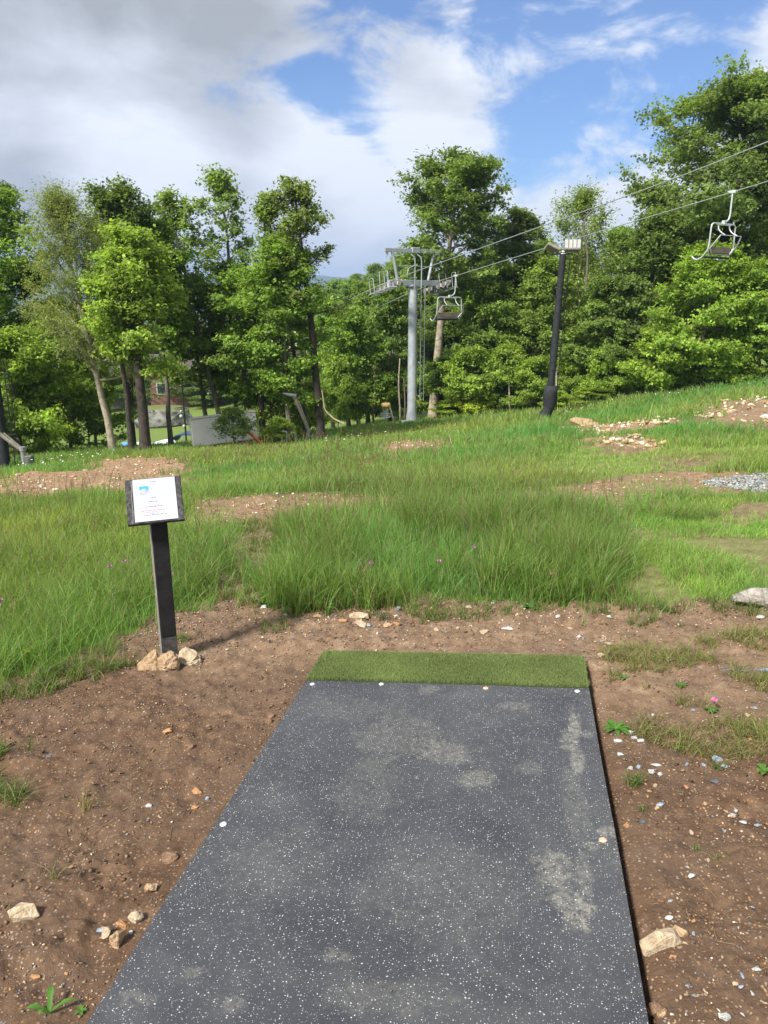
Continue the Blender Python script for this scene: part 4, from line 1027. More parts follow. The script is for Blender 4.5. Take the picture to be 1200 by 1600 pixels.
# disc golf basket
def basket():
    p = PY(603, 663, 44); b = Vector((p.x, p.y, GF(p.x, p.y))); t = empty('disc_golf_basket', b)
    tag(t, 'disc golf basket with a yellow top band standing left of the lift tower', 'disc golf basket')
    M_y = nmat('yellow_band', (.62, .40, .10), (.75, .52, .18), 6)
    k = 1.05
    mb = MB(); mb.cyl((0, 0, -.1), (0, 0, 1.32 * k), .028, 10); mb.build('pole', M_galvl, t)
    mb = MB(); mb.tube([(0, 0, 1.10), (0, 0, 1.12), (0, 0, 1.27), (0, 0, 1.30)], [.24, .27, .27, .22], 24); mb.build('band', M_y, t)
    mb = MB()
    for i in range(20):
        a = 2 * math.pi * i / 20; mb.tube([(.23 * math.cos(a), .23 * math.sin(a), 1.12), (.16 * math.cos(a), .16 * math.sin(a), .85), (.04 * math.cos(a), .04 * math.sin(a), .60)], .009, 5)
    mb.build('chains', M_galvl, t)
    mb = MB()
    for i in range(24):
        a = 2 * math.pi * i / 24; mb.tube([(.33 * math.cos(a), .33 * math.sin(a), .72), (.32 * math.cos(a), .32 * math.sin(a), .50), (.03 * math.cos(a), .03 * math.sin(a), .48)], .010, 5)
    for z, r_ in ((.72, .33), (.6, .325), (.5, .32)):
        ring = [(r_ * math.cos(2 * math.pi * i / 24), r_ * math.sin(2 * math.pi * i / 24), z) for i in range(25)]; mb.tube(ring, .014, 5, False)
    mb.build('tray', M_galvl, t)
basket()
# pale container with timber skid
def container():
    Y = 31; a = PY(303, 700, Y); lft = PY(303, 657, Y); rt = PY(404, 690, Y + 1.2); w = (rt - a).length
    ang = math.atan2(rt.y - a.y, rt.x - a.x); h = lft.z - a.z
    t = empty('container', (a.x, a.y, a.z), (0, R(-3.2), ang)); tag(t, 'plain pale grey panel-sided container half hidden by a sapling at the edge of the grass', 'container')
    Mc = nmat('pale_panel', (.66, .63, .60), (.74, .72, .69), 1.2, .6, dist=.4)
    mb = MB(); mb.box((w / 2, .2, h / 2 + .03), (w, .4, h), .02); mb.build('box', Mc, t)
    mb = MB(); mb.box((w / 2, .2, h + .045), (w + .04, .44, .03), .006)
    mb.box((w / 2, -.012, .05), (w, .022, .05), .004); mb.build('edge_trim', nmat('trim', (.4, .38, .35), (.5, .48, .45), 4), t)
    mb = MB()
    for i in range(15): mb.box((.06 + i * (w - .1) / 14, .02, -.16), (.10, .06, .36), .008)
    mb.box((w / 2, .0, -.02), (w, .1, .05), .01)
    mb.build('timber_base', nmat('old_timber', (.10, .07, .05), (.22, .16, .12), 14, .9), t)
    mb = MB(); mb.cyl((.06, .2, h + .05), (.06, .2, h + .16), .05); mb.tube([(.06, .2, h + .16), (.06, .2, h + .22)], [.07, .05], 10); mb.build('vent', M_galvl, t)
container()

# things on the valley floor seen between the trunks
def valley():
    # mossy rock outcrop
    p = PY(252, 668, 78); z = GF(p.x, p.y); s = 78 / F0 / CP
    bm = hull(301, 34, 3.4, 2.6, 1.9, 1, .16); me = bpy.data.meshes.new('rock_outcrop'); 
    for v in bm.verts:
        if v.co.z > 1.15: v.co.z = 1.15 + (v.co.z - 1.15) * .25
    bm.to_mesh(me); bm.free()
    m, nt, b, o_ = newmat('mossy_rock'); N = nt.nodes; L = nt.links
    ge = N.new('ShaderNodeNewGeometry'); sp = N.new('ShaderNodeSeparateXYZ'); L.new(ge.outputs['Normal'], sp.inputs[0])
    tc = N.new('ShaderNodeTexCoord'); n = N.new('ShaderNodeTexNoise'); n.inputs['Scale'].default_value = 1.6; n.inputs['Detail'].default_value = 8; L.new(tc.outputs['Object'], n.inputs['Vector'])
    r = N.new('ShaderNodeValToRGB'); L.new(n.outputs['Fac'], r.inputs[0]); r.color_ramp.elements[0].position = .35; r.color_ramp.elements[0].color = (.05, .052, .05, 1); r.color_ramp.elements[1].position = .65; r.color_ramp.elements[1].color = (.24, .24, .22, 1)
    ad = N.new('ShaderNodeMath'); ad.operation = 'ADD'; L.new(sp.outputs['Z'], ad.inputs[0]); L.new(n.outputs['Fac'], ad.inputs[1])
    mr = N.new('ShaderNodeMapRange'); mr.inputs['From Min'].default_value = 1.05; mr.inputs['From Max'].default_value = 1.3; L.new(ad.outputs[0], mr.inputs['Value'])
    mx = N.new('ShaderNodeMix'); mx.data_type = 'RGBA'; L.new(mr.outputs[0], mx.inputs[0]); L.new(r.outputs[0], mx.inputs[6]); mx.inputs[7].default_value = (.11, .13, .035, 1); L.new(mx.outputs[2], b.inputs['Base Color']); b.inputs['Roughness'].default_value = .9
    me.materials.append(m); o = link(bpy.data.objects.new('rock_outcrop', me)); o.location = (p.x, p.y, z + .8); tag(o, 'big grey rock outcrop with a mossy top on the lawn beyond the dark trunks', 'rock')
    # tarpaulin-covered gear
    def heap(px, py, w, h, Y, mat, name, label, cat, seed, flat_=.7):
        p = PY(px, py, Y); s = Y / CP / F0
        bm = hull(seed, 18, w * s / 2, w * s / 2 * flat_, h * s, 1, .12); me = bpy.data.meshes.new(name); bm.to_mesh(me); bm.free(); me.materials.append(mat)
        o = link(bpy.data.objects.new(name, me)); o.location = (p.x, p.y, GF(p.x, p.y) + h * s * .15); tag(o, label, cat); return o
    heap(262, 700, 48, 9, 60, nmat('silver_sheet', (.50, .52, .56), (.72, .74, .78), .9, .4, bump=.3), 'plastic_sheeting', 'heap of silvery plastic sheeting on the valley floor between the trunks', 'sheeting', 311)
    heap(224, 702, 34, 7, 61, nmat('white_sheet', (.55, .56, .58), (.75, .76, .78), 1.2, .5, bump=.3), 'plastic_sheeting', 'low white sheeting just right of the twin dark trunks', 'sheeting', 312)
    heap(196, 702, 16, 8, 58, nmat('blue_tarp', (.03, .14, .42), (.12, .30, .62), 2, .4), 'blue_tarp', 'small bright blue tarp bundle left of the twin dark trunks', 'tarp', 313)
    heap(284, 702, 10, 6, 57, nmat('pink_bundle', (.45, .28, .22), (.6, .42, .36), 3, .7), 'bundle', 'small pinkish bundle in front of the dark blue shelter', 'bundle', 314)
    # dark blue arched shelter
    p = PY(287, 703, 60); t = empty('arched_shelter', (p.x, p.y, GF(p.x, p.y)), (0, 0, R(-12))); tag(t, 'low dark blue arched tarp shelter beside the silvery sheeting', 'shelter')
    mb = MB(); prof = [(-1.55, 0), (-1.2, .42), (-.6, .75), (.1, .85), (.8, .82), (1.5, .8)]
    vs = []; 
    for y in (0, 2.2):
        for (x, z) in prof: vs.append((x, y, z))
        for (x, z) in prof: vs.append((x * .97, y, z - .06))
    n = len(prof); fs = []
    for i in range(n - 1):
        fs += [(i, i + 1, 2 * n + i + 1, 2 * n + i), (n + i, 3 * n + i, 3 * n + i + 1, n + i + 1), (i, n + i, n + i + 1, i + 1), (2 * n + i, 2 * n + i + 1, 3 * n + i + 1, 3 * n + i)]
    mb.add(vs, fs); mb.build('cover', nmat('navy_cover', (.012, .03, .09), (.03, .07, .17), 2, .5), t)
    mb = MB()
    for x, h_ in ((-1.2, .38), (0, .8), (1.4, .76)): mb.cyl((x, 0.05, 0), (x, .05, h_), .03, 8)
    mb.build('frame', M_galv, t)
    # thin dark pole with round lamp heads
    p = PY(292, 702, 50); H = 4.4; t = empty('lamp_pole', (p.x, p.y, GF(p.x, p.y))); tag(t, 'thin black pole with white lamps standing left of the pale container', 'lamp pole')
    mb = MB(); mb.tube([(0, 0, -.3), (0, 0, H)], [.06, .045], 10); mb.tube([(-.02, 0, 2.2), (-.22, 0, 2.25)], .02, 6); mb.tube([(0, 0, 1.7), (-.10, 0, 1.5)], .02, 6); mb.build('pole', M_blackmetal, t)
    for q, rr in (((-.22, 0, 2.05), .12), ((-.06, -.05, 1.4), .10), ((-.2, 0, 2.38), .08)):
        bm = bmesh.new(); bmesh.ops.create_uvsphere(bm, u_segments=12, v_segments=8, radius=rr); me = bpy.data.meshes.new('lamp'); bm.to_mesh(me); bm.free(); me.materials.append(M_paper); o = link(bpy.data.objects.new('lamp', me), t); o.location = q
    # buildings among the trees
    def house(px, py, Y, w, h, d, rz, wall, roof, label, win=3, nm='lodge', lift=0):
        p = PY(px, py, Y); z = GF(p.x, p.y) + lift; t = empty(nm, (p.x, p.y, z), (0, 0, R(rz))); tag(t, label, 'building')
        mb = MB(); mb.box((0, 0, h / 2 - 1), (w, d, h + 2), .03); mb.build('wall', wall, t)
        mb = MB(); e = .5; rh = w * .22
        vs = [(-w / 2 - e, -d / 2 - e, h - .1), (w / 2 + e, -d / 2 - e, h - .1), (w / 2 + e, d / 2 + e, h - .1), (-w / 2 - e, d / 2 + e, h - .1), (-w / 2 - e, 0, h + rh), (w / 2 + e, 0, h + rh)]
        fs = [(0, 1, 5, 4), (2, 3, 4, 5), (0, 4, 3), (1, 2, 5), (0, 3, 2, 1)]
        mb.add(vs, fs); mb.build('roof', roof, t)
        for i in range(win):
            x = -w / 2 + w * (i + .5) / win
            f = MB(); f.box((x, -d / 2 - .01, h * .55), (w / win * .5, .06, h * .34), .01); fo = f.build('window', M_galvl, t)
            g = MB(); g.box((x, -d / 2 - .045, h * .55), (w / win * .42, .02, h * .28), .004); g.build('pane', nmat('dark_glass', (.02, .025, .03), (.05, .06, .07), 1, .1, spec=.5), fo)
    red = nmat('reddish_cladding', (.14, .07, .05), (.22, .12, .09), 2.5, .8); tanw = nmat('tan_cladding', (.42, .34, .26), (.52, .44, .35), 2, .8); dr = nmat('dark_shingle', (.05, .04, .04), (.11, .09, .085), 6, .9)
    grw = nmat('weathered_grey_cladding', (.2, .18, .17), (.32, .29, .28), 3, .9)
    house(300, 640, 96, 9, 4.2, 7, 10, red, dr, 'dark reddish brown lodge in deep shade behind the mossy outcrop')
    house(190, 625, 100, 7, 4.6, 7, -15, grw, dr, 'weathered grey house glimpsed high between the left trunks', 3, 'house', 1.5)
    house(482, 590, 105, 9, 3.4, 7, 20, tanw, nmat('tan_roof', (.40, .33, .26), (.5, .42, .34), 5), 'tan house glimpsed behind the third chair', 3, 'house', 1.2)
valley()

# ------------------------------------------------------------------ trees
def tube_np(pts, rad, n):
    pts = np.asarray(pts); m = len(pts); t = np.gradient(pts, axis=0); t /= np.linalg.norm(t, axis=1)[:, None] + 1e-9
    ref = np.array([.3, .9, .1]); a = np.cross(t, ref); a /= np.linalg.norm(a, axis=1)[:, None] + 1e-9; b = np.cross(t, a)
    th = np.arange(n) * 2 * np.pi / n
    V = pts[:, None] + (a[:, None] * np.cos(th)[None, :, None] + b[:, None] * np.sin(th)[None, :, None]) * np.asarray(rad)[:, None, None]
    i = np.arange(m * n).reshape(m, n); q = np.stack([i[:-1], np.roll(i[:-1], -1, 1), np.roll(i[1:], -1, 1), i[1:]], -1).reshape(-1, 4)
    return V.reshape(-1, 3), q
PROF = {'round': lambda x: np.sin(np.pi * (.16 + .78 * x)) ** .7, 'cone': lambda x: (1 - x) ** .8 + .08, 'vase': lambda x: (.35 + .75 * x) * (1 - .55 * max(0, x - .75) / .25),
        'full': lambda x: (1 - .85 * x ** 2.4), 'top': lambda x: math.sin(math.pi * (.25 + .68 * x)) ** .5, 'umbrella': lambda x: .7 + .5 * math.sin(math.pi * min(1, x * 1.15)) - .75 * x ** 3}
def tree_data(seed, H, spread, lo=.25, nl=20, prof='round', ls=.13, dens=46, clr=.5, flat=.4, asc=.5, tr=.2, lean=(0, 0), wob=.03, subs=6, lcol=(.07, .13, .025), lvar=.25, droop=.0, ends=(.45, .75, 1.0), gap=.0, narrow=.7, multi=0):
    r = np.random.RandomState(seed); BV = []; BQ = []; off = 0; cl = []
    def addt(p, rad, n):
        nonlocal off
        v, q = tube_np(p, rad, n); BV.append(v); BQ.append(q + off); off += len(v)
    n = 14; t = np.linspace(0, 1, n); wx = np.cumsum(r.randn(n)) * wob * H * .12; wy = np.cumsum(r.randn(n)) * wob * H * .12
    P = np.stack([lean[0] * t ** 1.2 + wx - wx[0], lean[1] * t ** 1.2 + wy - wy[0], t * H * .95], 1); P[0, 2] = -.3
    rad = tr * ((1 - t) ** .75 * .93 + .07); rad[0] *= 1.35
    addt(P, rad, 10)
    def at(tt): return np.array([np.interp(tt, t, P[:, k]) for k in range(3)]), float(np.interp(tt, t, rad))
    for i in range(nl):
        x = (i + r.rand()) / nl; tt = lo + (.985 - lo) * x ** .92; p0, r0 = at(tt)
        if gap and r.rand() < gap: continue
        L = spread * PROF[prof](x) * r.uniform(.70, 1.15); az = i * 2.4 + r.uniform(-.5, .5); el = asc * (.35 + .9 * x) + r.uniform(-.32, .38)
        el = min(el, 1.25); d = np.array([math.cos(az) * math.cos(el), math.sin(az) * math.cos(el), math.sin(el)])
        k = np.linspace(0, 1, 7); bend = (asc * .35 * k ** 2 - droop * k ** 2)[:, None] * np.array([0, 0, 1]) * L
        q = p0 + d * (L * k)[:, None] + bend + np.cumsum(r.randn(7, 3) * .035 * L, 0) * k[:, None]
        rl = max(.012, min(r0 * .55, .035 * L)) * (1 - k * .85); addt(q, rl, 6)
        for s in range(subs):
            u = .25 + .75 * (s + r.rand()) / subs; b0 = np.array([np.interp(u, k, q[:, m]) for m in range(3)])
            a2 = az + r.choice((-1, 1)) * r.uniform(.4, 1.25); L2 = L * r.uniform(.22, .42) * (1.15 - .5 * u)
            d2 = np.array([math.cos(a2), math.sin(a2), r.uniform(-.35, .75) * (.5 + asc)]); k2 = np.linspace(0, 1, 4)
            q2 = b0 + d2 * (L2 * k2)[:, None] + (-droop * .6 * L2 * k2 ** 2)[:, None] * np.array([0, 0, 1]) + r.randn(4, 3) * .03 * L2
            addt(q2, np.maximum(.006, .012 * L2) * (1.15 - k2), 4)
            for e in ends: cl.append(b0 + (q2[-1] - b0) * e)
        cl.append(q[-1]); cl.append(q[-2])
    cl.append(P[-1]); cl.append(P[-2])
    cl = np.array(cl); nc = len(cl); m = int(dens * 1.3); ls = ls * .86
    ccol = np.clip(1 + lvar * r.randn(nc), .5, 1.6); csz = clr * 1.38 * r.uniform(.5, 1.4, nc)
    cen = np.repeat(cl, m, 0); cs = np.repeat(csz, m); N = nc * m
    KT = 8; td = r.randn(nc, KT, 3) * np.array([1, 1, flat * 1.1]) + np.array([0, 0, .12]); td /= np.linalg.norm(td / np.array([1, 1, max(.4, flat)]), axis=2)[:, :, None]
    ci = np.repeat(np.arange(nc), m); g = td[ci, r.randint(0, KT, N)] * (r.uniform(.08, 1.0, N) ** .8)[:, None]
    pos = cen + g * cs[:, None] + r.randn(N, 3) * (ls * .42)
    pos[:, 2] -= droop * .5 * (g[:, 0] ** 2 + g[:, 1] ** 2) * cs
    out = pos - np.array([P[7, 0], P[7, 1], H * .5]); out /= np.linalg.norm(out, axis=1)[:, None]
    nr = r.randn(N, 3) * .62 + np.array([0, 0, .8]) + out * .55; nr /= np.linalg.norm(nr, axis=1)[:, None]
    a = np.cross(nr, r.randn(N, 3)); a /= np.linalg.norm(a, axis=1)[:, None] + 1e-9; a[:, 2] -= .25; a /= np.linalg.norm(a, axis=1)[:, None]
    b = np.cross(nr, a); b /= np.linalg.norm(b, axis=1)[:, None] + 1e-9
    s = ls * r.uniform(.5, 1.45, N); a *= s[:, None]; b *= (s * narrow / 2)[:, None]; fold = nr * (s * .12)[:, None]
    V = np.stack([pos - a * .5, pos + b - a * .05 + fold, pos + a * .5, pos - b - a * .05 + fold], 1).reshape(-1, 3)
    base = (np.array(lcol) * 1.72 + np.array([.036, .030, .006])) * np.repeat(ccol, m)[:, None] * r.uniform(.75, 1.3, (N, 1)); yel = r.rand(N, 1) * .35
    c = base * (1 + yel * np.array([.9, .25, -.2]))
    return np.concatenate(BV), np.concatenate(BQ), V, np.arange(4 * N).reshape(-1, 4), np.repeat(c, 4, 0)
TREES = {}
def solve(px, Y):
    x = 0
    z = 0
    for _ in range(4):
        z = float(ground_rel(np.array([x]), np.array([Y]))[0]); x = (px - 600) / F0 * (Y * CP - z * SP)
    return x, z
def tree(px, Y, top, hw, seed, label, name='tree', cat='tree', bark=None, group=None, lean_px=0, leany=0, key=None, **kw):
    x, z = solve(px, Y); v = ray(px + lean_px, top); ztop = Y * v[2] / v[1]; H = ztop - z; dep = Y * CP - z * SP
    spread = hw / F0 * dep * 1.08; kw['lean'] = (lean_px / F0 * dep, leany)
    bv, bq, lv, lq, lc = tree_data(seed, H, spread, **kw)
    t = empty(name, (x, Y, z + CAMZ)); tag(t, label, cat, group)
    npmesh('trunk', bv, quads=bq, mat=bark or M_bark, parent=t, smooth=True)
    npmesh('crown', lv, quads=lq, mat=M_leaf, parent=t, col=lc)
    if key: TREES[key] = (t, H, spread)
    return t
def clone(key, px, Y, top, hw, rot, label, group, name='tree', cat='tree'):
    src, H0_, s0 = TREES[key]; x, z = solve(px, Y); v = ray(px, top); H = Y * v[2] / v[1] - z; dep = Y * CP - z * SP
    c = copy_tree(src); c.name = name; c.location = (x, Y, z + CAMZ); k = hw / F0 * dep / s0; c.scale = (k, k, H / H0_); c.rotation_euler = (0, 0, R(rot))
    tag(c, label, cat, group); return c
G1 = (.075, .150, .026); G2 = (.055, .115, .024); G3 = (.10, .175, .030); G4 = (.042, .085, .022); G5 = (.085, .125, .045); G6 = (.125, .20, .035)

# --- left group
tree(28, 34, 280, 95, 11, 'dense tall maple filling the upper left corner of the photo', lo=.3, nl=30, prof='round', dens=46, ls=.16, clr=.55, lcol=G1, tr=.2, key='maple')
tree(178, 28, 302, 84, 12, 'grey-green fine-leaved tree with a leaning pale trunk in the left group', bark=M_barkp, lean_px=-46, lo=.30, nl=34, prof='full', dens=64, ls=.085, clr=.50, flat=.85, asc=.95, lcol=G5, lvar=.14, tr=.14, narrow=.4, wob=.02, key='willow')
tree(207, 33, 292, 48, 13, 'dark rounded tree top rising behind the grey-green tree', bark=M_barkd, lo=.62, nl=20, prof='top', dens=50, ls=.15, clr=.5, flat=.7, lcol=G4, tr=.16, lean_px=8)
tree(228, 26, 352, 58, 14, 'bright green tree on the thicker of the twin dark trunks behind the sign', bark=M_barkd, lo=.40, nl=26, prof='round', dens=44, ls=.13, clr=.45, flat=.45, lcol=G3, tr=.20, wob=.015, lean_px=4)
tree(206, 27, 395, 40, 15, 'small-crowned tree on the thinner of the twin dark trunks behind the sign', bark=M_barkd, lo=.50, nl=16, prof='round', dens=40, ls=.13, clr=.42, lcol=G1, tr=.115, wob=.02)
tree(352, 36, 284, 50, 16, 'slender airy tree leaning left with sky showing through', lean_px=-58, lo=.50, nl=16, prof='full', dens=22, ls=.17, clr=.40, flat=.6, asc=.95, lcol=(.085, .15, .04), tr=.13, gap=.1, subs=5)
tree(395, 37, 250, 54, 17, 'tallest slim tree in the middle of the left group with a forked bare trunk', lean_px=-38, lo=.44, nl=19, prof='full', dens=24, ls=.17, clr=.42, flat=.6, asc=.95, lcol=(.075, .14, .04), tr=.16, gap=.1, subs=5)
tree(500, 33, 256, 52, 18, 'tall dark-trunked tree with sparse tiered branches left of the lift tower', bark=M_barkd, lean_px=-38, lo=.50, nl=24, prof='full', dens=17, ls=.16, clr=.36, flat=.35, asc=.62, lcol=(.062, .105, .03), tr=.20, wob=.03, gap=.12, subs=6, droop=.12)
tree(478, 34.5, 282, 40, 63, 'thin sparse tree leaning just left of the dark tiered tree', bark=M_barkd, lean_px=-44, lo=.50, nl=20, prof='full', dens=17, ls=.16, clr=.38, flat=.5, asc=.85, lcol=(.075, .13, .035), tr=.12, gap=.1)
tree(412, 35, 428, 64, 19, 'bushy maple with a short dark trunk above the orange pole', bark=M_barkd, lo=.28, nl=24, prof='round', dens=46, ls=.145, clr=.5, lcol=G1, tr=.17)
tree(452, 33, 372, 52, 20, 'full green tree between the short-trunked maple and the tall tiered tree', lo=.22, nl=26, prof='round', dens=42, ls=.15, clr=.5, lcol=G1, tr=.14)
tree(325, 37, 420, 48, 21, 'leafy green tree behind the left end of the pale container', lo=.32, nl=26, prof='full', dens=42, ls=.16, clr=.48, lcol=(.08, .14, .035), tr=.13, lean_px=-10)
tree(372, 38, 400, 46, 22, 'mid green tree between the two slim leaning trees', lo=.2, nl=22, prof='full', dens=40, ls=.15, clr=.5, lcol=G2, tr=.14)
tree(268, 34, 330, 40, 23, 'light green tree filling the gap right of the dark rounded top', lo=.45, nl=20, prof='round', dens=40, ls=.16, clr=.48, lcol=G1, tr=.12, key='slim')
tree(112, 31, 500, 84, 24, 'bright low maple thicket left of the leaning pale trunk', lo=.06, nl=26, prof='full', dens=50, ls=.145, clr=.46, lcol=G3, tr=.07, key='thicket')
tree(35, 28, 520, 80, 25, 'bright low maple thicket behind the far left pole', lo=.06, nl=26, prof='full', dens=48, ls=.14, clr=.44, lcol=(.11, .19, .03), tr=.07)
tree(70, 35, 400, 84, 26, 'mid-height green tree behind the left thickets', lo=.15, nl=26, prof='full', dens=44, ls=.16, clr=.52, lcol=G1, tr=.12, key='fulltree')
clone('maple', -85, 36, 330, 95, 80, 'maple cut by the left edge of the photo', None)
clone('fulltree', 150, 37, 470, 60, 130, 'green tree standing in shade behind the leaning pale trunk', None)
clone('thicket', 60, 29, 590, 60, 170, 'low thicket between the far left pole and the leaning pale trunk', None)
clone('thicket', 140, 32, 600, 46, 250, 'low dark thicket at the foot of the leaning pale trunk', None)
clone('thicket', 8, 31, 600, 50, 300, 'low thicket right behind the far left pole', None)
clone('thicket', -50, 26, 600, 60, 60, 'thicket partly outside the left edge of the photo', None)
tree(366, 29.5, 640, 30, 27, 'small sapling growing in front of the pale container', lo=.2, nl=12, prof='full', dens=14, ls=.10, clr=.30, flat=.4, lcol=(.10, .16, .05), tr=.03, bark=M_barkd)
tree(425, 36, 590, 46, 28, 'yellow-green shrub behind the snow gun', 'shrub', 'shrub', lo=.05, nl=20, prof='full', dens=40, ls=.12, clr=.36, lcol=G6, tr=.05, key='shrub')
clone('shrub', 440, 32, 655, 26, 90, 'low yellow-green shrub behind the orange pole', None, 'shrub', 'shrub')
clone('shrub', 478, 36, 600, 40, 200, 'shrub between the snow gun and the dark tiered tree trunk', None, 'shrub', 'shrub')
# --- centre
tree(676, 47, 250, 80, 31, 'great oak-like tree with a pale trunk standing just right of the lift tower', bark=M_barkp, lean_px=32, lo=.50, nl=34, prof='round', dens=50, ls=.20, clr=.66, flat=.5, asc=.6, lcol=(.062, .118, .028), tr=.30, wob=.02, key='oak')
tree(792, 50, 320, 44, 32, 'dark upright tree right behind the big pale-trunked tree', bark=M_barkd, lo=.35, nl=26, prof='round', dens=46, ls=.18, clr=.6, lcol=(.045, .085, .024), tr=.2)
tree(893, 47, 300, 52, 33, 'airy pale green tree behind the floodlights with thin top branches', bark=M_barkp, lo=.30, nl=28, prof='round', dens=30, ls=.14, clr=.62, flat=.8, asc=.9, lcol=(.10, .16, .045), tr=.16, key='airy')
tree(545, 47, 478, 55, 34, 'broad mid-green tree at the wood edge left of the lift tower', lo=.1, nl=30, prof='full', dens=46, ls=.17, clr=.55, lcol=G1, tr=.15, key='edge')
tree(610, 50, 440, 52, 35, 'green tree directly behind the lift tower mast', lo=.12, nl=30, prof='full', dens=46, ls=.17, clr=.55, lcol=(.06, .12, .03), tr=.16, key='edge2')
tree(770, 47, 440, 62, 36, 'leafy maple to the right of the chair beside the tower', lo=.1, nl=32, prof='full', dens=48, ls=.17, clr=.58, flat=.35, lcol=(.065, .125, .026), tr=.16, key='edge3')
tree(842, 45, 400, 52, 37, 'light green tree to the left of the black padded pole', lo=.1, nl=30, prof='full', dens=46, ls=.16, clr=.55, lcol=(.085, .15, .032), tr=.15, key='edge4')
tree(735, 44, 545, 46, 38, 'low leafy sapling cluster under the chair beside the tower', lo=.08, nl=22, prof='full', dens=40, ls=.14, clr=.42, flat=.3, lcol=G3, tr=.05, key='low')
tree(700, 46, 560, 34, 39, 'small shaded tree with a pale twin trunk right of the great tree', bark=M_barkp, lo=.45, nl=18, prof='full', dens=40, ls=.14, clr=.42, lcol=G2, tr=.16)
# --- right
tree(1085, 43, 90, 140, 41, 'huge spreading tree towering at the right with layered foliage', bark=M_barkd, lean_px=50, lo=.38, nl=50, prof='umbrella', dens=64, ls=.185, clr=.80, flat=.42, asc=.42, lcol=(.062, .115, .03), tr=.34, wob=.03, subs=8, droop=.05, key='huge')
tree(1215, 45, 108, 100, 42, 'tall tree cut by the right edge of the photo', bark=M_barkd, lo=.25, nl=38, prof='round', dens=56, ls=.19, clr=.8, flat=.45, lcol=(.055, .105, .028), tr=.3, key='tallr')
tree(1000, 42, 322, 64, 43, 'drooping dark green tree between the floodlights and the huge tree', bark=M_barkd, lo=.12, nl=38, prof='full', dens=54, ls=.165, clr=.62, flat=.4, droop=.12, lcol=(.050, .098, .026), tr=.2, key='droopy')
tree(1092, 38.5, 378, 78, 44, 'bright layered maple below the nearest hanging chair', lo=.10, nl=36, prof='full', dens=50, ls=.15, clr=.58, flat=.36, asc=.3, lcol=(.105, .19, .03), tr=.11, key='layered')
tree(1182, 38.5, 405, 66, 45, 'bright layered maple at the right edge of the photo', lo=.10, nl=34, prof='full', dens=50, ls=.15, clr=.55, flat=.36, asc=.3, lcol=(.095, .175, .03), tr=.11)
tree(1030, 38.5, 505, 52, 46, 'low bright maple at the grass edge right of the padded pole', lo=.06, nl=26, prof='full', dens=46, ls=.14, clr=.46, flat=.38, asc=.25, lcol=(.115, .20, .032), tr=.06, key='lowm')
tree(940, 42, 430, 50, 47, 'green tree right behind the black padded pole', lo=.1, nl=30, prof='full', dens=48, ls=.15, clr=.5, lcol=(.06, .115, .028), tr=.13)
clone('lowm', 950, 41, 540, 44, 100, 'low maple just right of the padded pole foot', None)
clone('lowm', 1130, 38.3, 520, 48, 220, 'low bright maple at the foot of the bright layered maple', None)
clone('low', 830, 42.5, 560, 40, 60, 'low sapling left of the padded pole foot', None)
clone('low', 790, 44, 540, 44, 160, 'low sapling in the middle of the wood edge', None)
clone('low', 575, 47, 575, 36, 20, 'low sapling left of the disc golf basket', None)
clone('low', 528, 45, 560, 34, 260, 'low sapling right of the tiered tree trunk', None)
clone('low', 640, 49, 570, 40, 120, 'low sapling behind the lift tower foot', None)
clone('low', 885, 43, 560, 36, 300, 'low sapling behind the padded pole', None)
ORD = ['first', 'second', 'third', 'fourth', 'fifth', 'sixth', 'seventh', 'eighth', 'ninth', 'tenth', 'eleventh', 'twelfth', 'thirteenth', 'fourteenth', 'fifteenth', 'sixteenth', 'seventeenth', 'eighteenth', 'nineteenth', 'twentieth', 'twenty-first']
FG = 'trees massed in the wood behind the slope'
rs = np.random.RandomState(77)
keys = ['edge', 'edge2', 'edge3', 'edge4', 'droopy', 'fulltree', 'oak', 'maple']
for i, (px, Y, top, hw) in enumerate(sorted([(520, 60, 470, 55), (575, 62, 440, 60), (640, 60, 420, 60), (705, 60, 400, 65), (760, 62, 380, 60), (830, 60, 372, 62), (890, 58, 380, 60), (950, 56, 350, 66), (1010, 56, 330, 70), (1070, 56, 300, 75), (1140, 56, 290, 80), (1210, 56, 280, 80),
                                     (860, 52, 420, 50), (985, 50, 430, 60), (1050, 50, 400, 60), (1130, 48, 380, 70), (1250, 46, 400, 80), (690, 54, 470, 55), (560, 53, 520, 50), (740, 53, 470, 55), (1320, 50, 250, 110)])):
    clone(keys[i % 6], px, Y, top, hw, rs.uniform(0, 360), 'broadleaf tree in the rear of the wood behind the slope, %s from the left' % ORD[i], FG)
# valley and hillside trees
FH = 'trees covering the hillside and valley beyond the lift'
k = 0
def hill_row(Y, pts, hw, lab):
    global k
    for q_, (px, top) in enumerate(sorted(pts)):
        k += 1; clone(keys[k % 6], px + rs.uniform(-6, 6), Y + rs.uniform(-4, 4), top + rs.uniform(-8, 6), hw * rs.uniform(.85, 1.2), rs.uniform(0, 360), '%s tree from the left %s' % (ORD[q_], lab), FH)
LB = 'tree on the wooded hillside beyond the lift tower'
hill_row(80, [(500, 510), (545, 500), (600, 470), (650, 450)], 46, 'in the nearest hillside row beyond the lift tower')
hill_row(110, [(478, 500), (515, 485), (550, 470), (588, 452), (625, 440)], 34, 'in the second hillside row beyond the lift tower')
hill_row(140, [(490, 470), (520, 456), (552, 440), (580, 428), (612, 415), (650, 405)], 32, 'in the third hillside row beyond the lift tower')
hill_row(170, [(475, 468), (500, 458), (530, 444), (560, 428), (590, 413), (620, 402), (650, 394)], 28, 'on the crest of the hillside beyond the lift tower')
LV = 'shaded tree across the valley behind the left tree group'
